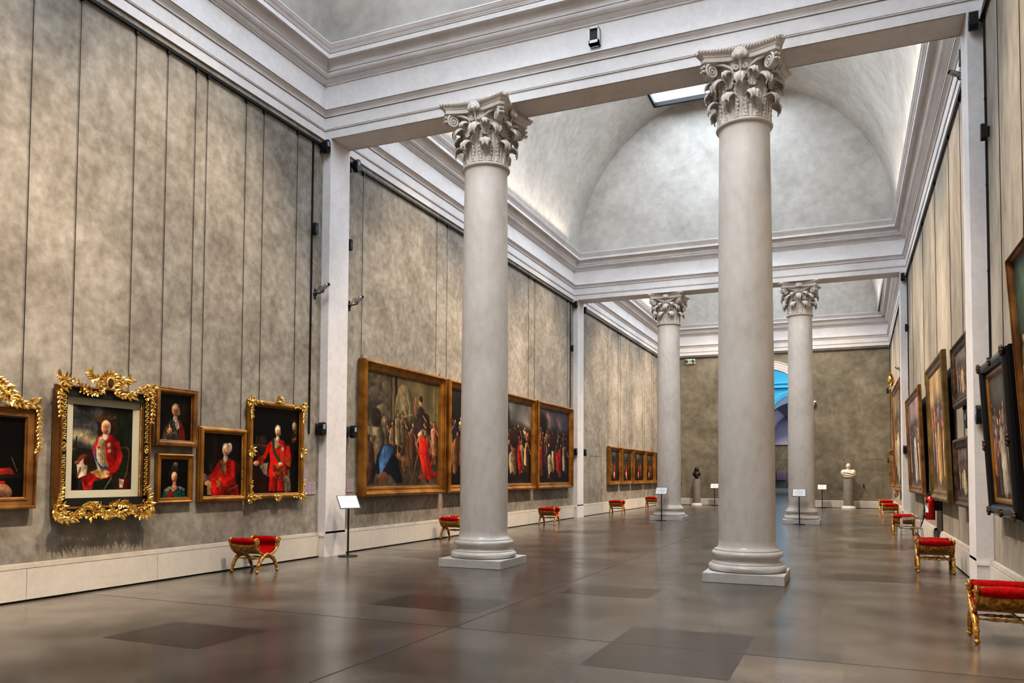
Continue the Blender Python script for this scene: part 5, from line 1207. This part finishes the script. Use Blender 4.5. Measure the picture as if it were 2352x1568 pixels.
# local: front is -y ; chair faces the middle of the hall
SW, SD_, SH = .25, .235, .46
g.box(-SW, SW, -SD_, SD_, SH - .014, SH, .004); g.build('seat', 'clear', root)
for x in (-1, 1):
    for y in (-1, 1):
        g = MB(); g.tube([(x * (SW - .02), y * (SD_ - .02), SH - .01), (x * (SW - .01), y * (SD_ - .0) + (.03 if y > 0 else 0), 0)], [.022, .014], 10); g.build('leg', 'clear', root)
g = MB(); ov = [(.21 * math.cos(t), .22 * math.sin(t)) for t in [2 * PI * i / 28 for i in range(28)]]
T = Matrix.Translation((0, SD_ + .02, SH + .24)) @ Matrix.Rotation(-.22, 4, 'X'); g.T = T; g.prism(ov, -.008, .008, 'y'); g.tube([(a, 0, b_) for a, b_ in ov + ov[:1]], .014, 8); g.build('oval_back', 'clear', root)
for x in (-1, 1):
    g = MB(); g.tube([(x * .21, SD_ + .03, SH + .22), (x * .27, SD_ * .4, SH + .21), (x * .275, -SD_ * .5, SH + .205), (x * .26, -SD_ * .75, SH + .17), (x * .245, -SD_ * .7, SH)], [.015, .017, .018, .016, .015], 8); g.build('arm', 'clear', root)

# ------------------------------------------------------------------ fire extinguisher
root = thing('fire_extinguisher', 'red fire extinguisher with yellow tag hung on the right wall', 'extinguisher', (1.66, 19.46, .66))
g = MB(); g.lathe([(0, 0), (.085, 0), (.095, .012), (.095, .40), (.085, .45), (.055, .49), (.03, .505), (.03, .52)], 32); g.build('cylinder', 'redpaint', root)
g = MB(); g.lathe([(.026, .52), (.03, .53), (.03, .57), (.016, .585), (0, .59)], 16); g.box(-.012, .012, -.10, .02, .575, .59); g.box(-.012, .012, -.09, .02, .61, .622); g.tube([(0, .02, .58), (0, .03, .6), (0, .02, .616)], .008, 6); g.build('valve_handle', 'black', root)
g = MB(); g.tube([(-.02, 0, .55), (-.09, -.02, .56), (-.125, -.02, .48), (-.12, -.02, .3), (-.115, -.01, .12)], .011, 8); g.tube([(-.115, -.01, .12), (-.112, -.01, .03)], [.012, .022], 10); g.build('hose', 'black', root)
g = MB(); g.lathe([(.0965, .16), (.0965, .36)], 16, a0=PI * .75, a1=PI * 1.35); g.build('instruction_label', 'paper', root)
g = MB(); g.box(-.11, -.10, -.11, -.03, .36, .50); g.build('yellow_tag', newmat('tag_yellow', rgb(206, 200, 110), .6), root)
g = MB(); g.box(.09, .25, -.03, .03, .2, .42); g.build('wall_bracket', 'black', root)

# ------------------------------------------------------------------ exit lamp, beam box
root = thing('emergency_lamp', 'white emergency light box with two round lamps under the far cornice', 'lamp', (-7.83, Y3 + .036, 7.70))
g = MB(); g.box(-.26, .26, -.12, 0, .02, .24, .01); g.box(-.27, .27, -.08, 0, -.02, .03); g.build('housing', 'white', root)
for x in (-.17, .17):
    g = MB(); g.lathe([(0, .0), (.075, 0), (.085, -.03), (.07, -.045), (0, -.05)], 20, (x, -.12, .13), True, 'y'); g.build('lamp_head', 'greymetal', root)
g = MB(); g.box(-.06, .06, -.125, -.118, .07, .19); g.build('green_panel', newmat('exit_green', rgb(120, 190, 130), .5), root)
root = thing('wall_speaker_box', 'small white open-fronted device box fixed on the face of the beam', 'device', (-3.825, Y1 - .005, 8.80))
g = MB(); a_, h_ = .085, .29
g.box(-a_, a_, -.13, 0, 0, .02); g.box(-a_, a_, -.13, 0, h_ - .02, h_); g.box(-a_, -a_ + .015, -.13, 0, 0, h_); g.box(a_ - .015, a_, -.13, 0, 0, h_); g.box(-a_, a_, -.13, -.05, 0, .07); g.box(-a_, a_, -.02, 0, 0, h_); g.build('housing', 'white', root)
g = MB(); g.box(-a_ + .015, a_ - .015, -.10, -.02, .07, h_ - .02); g.build('dark_opening', 'gap', root)

# ------------------------------------------------------------------ floodlights, sensors and cameras on the pilaster sides
def mount(g, x, y, z, sd):  # small base on the wall
    g.lathe([(0, 0), (.045, 0), (.045, .02), (0, .022)], 16, (0, 0, 0), True, 'y')
def flood():
    root = thing('wall_floodlight', 'x', 'floodlight')
    g = MB(); g.box(-.028, .028, -.02, 0, -.11, .11, .008); g.build('wall_plate', 'black', root)
    g = MB(); g.tube([(0, -.01, 0), (.0, -.09, 0)], .014, 8); g.build('bracket', 'black', root)
    g = MB(); o_ = [(.07 * math.cos(t) * 1.0, (.06 if math.sin(t) > 0 else -.06) + .07 * math.sin(t)) for t in [2 * PI * (i + .5) / 20 for i in range(20)]]
    g.prism(o_, -.20, -.09, 'y'); g.build('housing', 'blackrub', root)
    g = MB(); g.box(-.034, .034, -.205, -.199, .0, .09); g.build('light_panel', 'lens', root); return root
def sensor():
    root = thing('wall_sensor', 'x', 'sensor')
    g = MB(); g.box(-.022, .022, -.03, 0, -.07, .07, .006); g.build('wall_plate', 'black', root)
    g = MB(); o_ = [(.045 * math.cos(t), (.075 if math.sin(t) > 0 else -.075) + .045 * math.sin(t)) for t in [2 * PI * (i + .5) / 20 for i in range(20)]]
    g.prism(o_, -.11, -.04, 'y'); g.tube([(0, 0, 0), (0, -.05, 0)], .012, 8); g.build('housing', 'blackrub', root)
    g = MB(); g.box(-.02, .02, -.114, -.108, -.04, .05); g.build('window', 'greymetal', root); return root
def camera_arm():
    root = thing('security_camera', 'x', 'camera')
    g = MB(); g.lathe([(0, 0), (.05, 0), (.055, -.015), (.02, -.03), (0, -.03)], 16, (0, 0, 0), True, 'y'); g.box(-.03, .03, -.02, 0, -.10, .10, .008); g.build('wall_plate', 'black', root)
    g = MB(); g.tube([(0, -.02, 0), (0, -.20, .02), (0, -.22, .06)], .012, 8); g.tube([(0, -.05, .02), (0, -.10, .13), (0, -.16, .14), (0, -.2, .10)], .006, 6); g.build('arm', 'black', root)
    g = MB(); g.T = Matrix.Translation((0, -.23, .11)) @ Matrix.Rotation(-.5, 4, 'X'); g.lathe([(.0, -.10), (.038, -.10), (.04, -.06), (.04, .08), (.034, .10), (0, .10)], 16, (0, 0, 0), True, 'y'); g.build('barrel', 'silver', root)
    g = MB(); g.T = Matrix.Translation((0, -.23, .11)) @ Matrix.Rotation(-.5, 4, 'X'); g.lathe([(0, -.125), (.03, -.125), (.034, -.09), (0, -.09)], 16, (0, 0, 0), True, 'y'); g.build('lens', 'blackrub', root); return root
kinds = {'f': [flood, None, 'floodlight', 'small black floodlights beside the pilasters'], 's': [sensor, None, 'sensor', 'black sensors beside the pilasters'], 'c': [camera_arm, None, 'camera', 'small cameras beside the pilasters']}
zn = {2.45: 'at picture height', 6.28: 'high up', 7.95: 'just below the cornice', 5.05: 'at mid height', 5.8: 'upper', 2.4: 'at picture height'}
DEV = []
for (sd_, yp, t, nm) in ((-1, Y1, T1, 'first left pilaster'), (-1, Y2, T2, 'second left pilaster'), (1, Y1, T1, 'first right pilaster'), (1, Y2, T2, 'second right pilaster')):
    for nf, yy in (('near', yp - .20), ('far', yp + t + .30)):
        DEV += [('f', sd_, yy + (.1 if nf == 'near' else 0), 7.95, nm, nf), ('s', sd_, yy - .1, 6.28, nm, nf), ('f', sd_, yy + (.1 if nf == 'near' else 0), 2.45, nm, nf)]
        if (sd_, nm[:5], nf) in ((-1, 'first', 'near'), (-1, 'first', 'far'), (1, 'secon', 'far'), (1, 'first', 'far')): DEV.append(('c', sd_, yy, 5.05 if sd_ < 0 or nm[:5] == 'secon' else 7.6, nm, nf))
DEV += [('f', 1, Y3 - .5, 5.8, 'right end corner', 'upper'), ('f', 1, Y3 - .5, 2.4, 'right end corner', 'lower')]
zn[7.6] = 'below the floodlight'
for (k, sd_, y, z, nm, nf) in DEV:
    K = kinds[k]
    if K[1] is None: K[1] = K[0](); o = K[1]
    else: o = copy_tree(K[1])
    o.location = (WL - .004 if sd_ < 0 else BX(y) + .034, y, z)
    tw = {'f': .35, 's': .5, 'c': .2}[k] * (-1 if nf == 'near' else 1) * sd_
    o.rotation_euler = (0, 0, (PI / 2 if sd_ < 0 else -PI / 2))
    o['label'] = {'f': 'black wall floodlight ', 's': 'black oval wall sensor ', 'c': 'small silver wall camera '}[k] + zn[z] + ', ' + nf + ' side of the ' + nm if nm[-6:] != 'corner' else 'black wall lamp at the ' + nm + ', ' + nf + ' one'
    o['group'] = K[3]
for (sd_, yy, lab) in ((-1, Y1 - .33, 'before the first left pilaster'), (-1, Y1 + T1 + .03, 'just behind the first left pilaster'), (-1, Y2 - .36, 'before the second left pilaster'), (-1, Y2 + T2 + .03, 'just behind the second left pilaster'),
                       (1, Y1 - .12, 'before the first right pilaster'), (1, Y1 + T1 + .03, 'just behind the first right pilaster'), (1, Y2 - .15, 'before the second right pilaster'), (1, Y3 - .06, 'in the far right corner')):
    X = WL + .014 if sd_ < 0 else BX(yy) + .016
    g = MB(); g.box(X - .014, X + .014, yy - .014, yy + .014, 2.35, 8.0)
    for z in (3.2, 4.4, 5.6, 6.8): g.box(X - .018, X + .018, yy - .02, yy + .02, z, z + .03)
    tag(g.build('cable_conduit', 'gap'), 'thin black cable conduit running up the wall ' + lab, 'conduit', 'vertical black conduits')

# ------------------------------------------------------------------ picture labels
def wall_label(y0, y1, z0, z1, lab, side=-1, n=6, mat='pinklabel'):
    X = WL + .004 if side < 0 else B + .026
    root = thing('wall_label', lab, 'label', (X, (y0 + y1) / 2, z0), group='small pinkish caption labels'); h = (y1 - y0) / 2; H = z1 - z0
    g = MB(); g.box(0, .006, -h, h, 0, H); g.build('plate', mat, root)
    g = MB(); rs = random.Random(int(y0 * 100))
    for i in range(n):
        z = H * (.88 - .75 * i / n); y = -h * .8
        while y < h * (.7 if i % 3 else .2): w_ = h * (.15 + .35 * rs.random()); g.box(.006, .0066, y, min(h * .8, y + w_), z, z + H * .035); y += w_ + h * .08
    g.build('caption_text', 'pinkink', root)
wall_label(11.98, 12.10, 1.45, 1.68, 'pinkish caption label alone above the row of three, right of the green sash portrait')
for i, a in enumerate((11.98, 12.105, 12.23)): wall_label(a, a + .115, 1.20, 1.44, ['left', 'middle', 'right'][i] + ' pinkish label in the row of three under the single one')
wall_label(13.36, 13.60, 1.22, 1.48, 'pinkish caption label between first left pilaster and huge painting')
wall_label(31.70, 31.95, 1.2, 1.5, 'small grey caption label left of the far bay paintings', mat='ledge')
root = thing('wall_panel', 'square mauve text panel seen through the archway', 'panel', (-5.8, 78.88, 1.2)); g = MB(); g.box(-.42, .42, -.05, 0, 0, .9); g.build('board', 'purple', root); g = MB()
for i in range(8): g.box(-.3, .3 - .04 * (i % 3), -.056, -.05, .12 + .085 * i, .15 + .085 * i)
g.build('printed_text', 'pinkink', root)
for x, lab in ((-8.35 + .0, 'left'), (.74, 'right')):
    g = MB(); g.box(x - .02, x + .02, Y3, Y3 + .035, 1.0, 1.22)
    tag(g.build('door_pull', 'gap'), 'tiny dark door pull on the far wall, ' + lab + ' of the archway', 'handle')
# ------------------------------------------------------------------ lights
def area(name, loc, rot, sx, sy, power, col, spread=180):
    l = bpy.data.lights.new(name, 'AREA'); l.shape = 'RECTANGLE'; l.size = sx; l.size_y = sy; l.energy = power; l.color = col; l.spread = math.radians(spread)
    o = bpy.data.objects.new(name, l); C.objects.link(o); o.location = loc; o.rotation_euler = rot; return o
def spot(name, loc, target, power, ang, blend, col, rad=.06):
    l = bpy.data.lights.new(name, 'SPOT'); l.energy = power; l.spot_size = math.radians(ang); l.spot_blend = blend; l.color = col; l.shadow_soft_size = rad
    o = bpy.data.objects.new(name, l); C.objects.link(o); o.location = loc
    o.rotation_euler = (Vector(target) - Vector(loc)).to_track_quat('-Z', 'Y').to_euler(); return o
WARM = (1.0, .80, .58); NEU = (1.0, .90, .80)
for (y0, y1, k) in ((-2, 11, 1.0), (14, 26.5, 1.0), (30, 41.5, 1.15)):
    n = 3
    for i in range(n):
        y = y0 + (y1 - y0) * (i + .5) / n
        spot('wall_spot_left', (CX + 1.2, y, 14.0), (A, y, 2.6), 4600 * k, 42, .8, WARM)
        spot('wall_spot_right', (CX - 1.2, y, 14.0), (B, y, 2.6), 5000 * k, 42, .8, WARM)
# soft bounce inside each vault
for y in (5, 20.4, 35.7):
    for sx in (-1, 1):
        area('cornice_uplight', (CX + sx * 4.95, y, 9.86), (0, PI - sx * .35, 0), .25, 11, 75, NEU)
for y in (3.5, 19.0):  # added fill to lighten the columns, not lamps of the hall
    for x in (-5.94, -1.44):
        spot('column_fill', (CX * .5 + x * .5, y, 13.6), (x, y + 9.1, 4.2), 1300, 38, .9, NEU, .25)
spot('far_wall_spot', (CX, 34, 14.0), (CX - 3.8, Y3, 3.0), 3200, 50, .8, WARM)
spot('far_wall_spot', (CX, 34, 14.0), (CX + 3.8, Y3, 3.0), 3200, 50, .8, WARM)
area('next_room_sky', (CX, 56, 11.8), (0, 0, 0), 8, 20, 1900, (.42, .74, 1.0))
area('last_room_sky', (CX, 73.5, 7.2), (0, 0, 0), 3, 8, 150, (.85, .86, 1.0))
spot('far_picture_light', (CX - .2, 71, 6.5), (CX - 1.3, 79, 3.4), 900, 30, .8, WARM)

w = bpy.data.worlds.new('world'); sc.world = w; w.use_nodes = True
w.node_tree.nodes['Background'].inputs['Color'].default_value = (.55, .7, 1, 1); w.node_tree.nodes['Background'].inputs['Strength'].default_value = .3

# ------------------------------------------------------------------ camera
yaw, pit, roll = math.radians(23.27), math.radians(2.3067), math.radians(.3117)
fwd = Vector((-math.sin(yaw) * math.cos(pit), math.cos(yaw) * math.cos(pit), math.sin(pit)))
rt = Vector((math.cos(yaw), math.sin(yaw), 0)); up = rt.cross(fwd)
r2 = rt * math.cos(roll) + up * math.sin(roll); u2 = -rt * math.sin(roll) + up * math.cos(roll)
cam = bpy.data.cameras.new('camera'); co = bpy.data.objects.new('camera', cam); C.objects.link(co)
m4 = Matrix((r2, u2, -fwd)).transposed().to_4x4(); m4.translation = (0, 0, 1.6); co.matrix_world = m4
cam.sensor_width = 36; cam.lens = 1798.41 / 2352 * 36; cam.shift_x = 2.946 / 2352; cam.shift_y = 232.70 / 2352; cam.clip_end = 300; cam.clip_start = .05
sc.camera = co
sc.view_settings.view_transform = 'Standard'; sc.view_settings.exposure = 0.2
try: sc.view_settings.look = 'Medium High Contrast'
except Exception as e: print('look', e)
sc.cycles.max_bounces = 6; sc.cycles.diffuse_bounces = 3; sc.cycles.use_adaptive_sampling = True; sc.cycles.adaptive_threshold = 0.12; sc.cycles.adaptive_min_samples = 16; sc.cycles.glossy_bounces = 3; sc.cycles.caustics_reflective = False; sc.cycles.caustics_refractive = False
sc.cycles.sample_clamp_indirect = 6
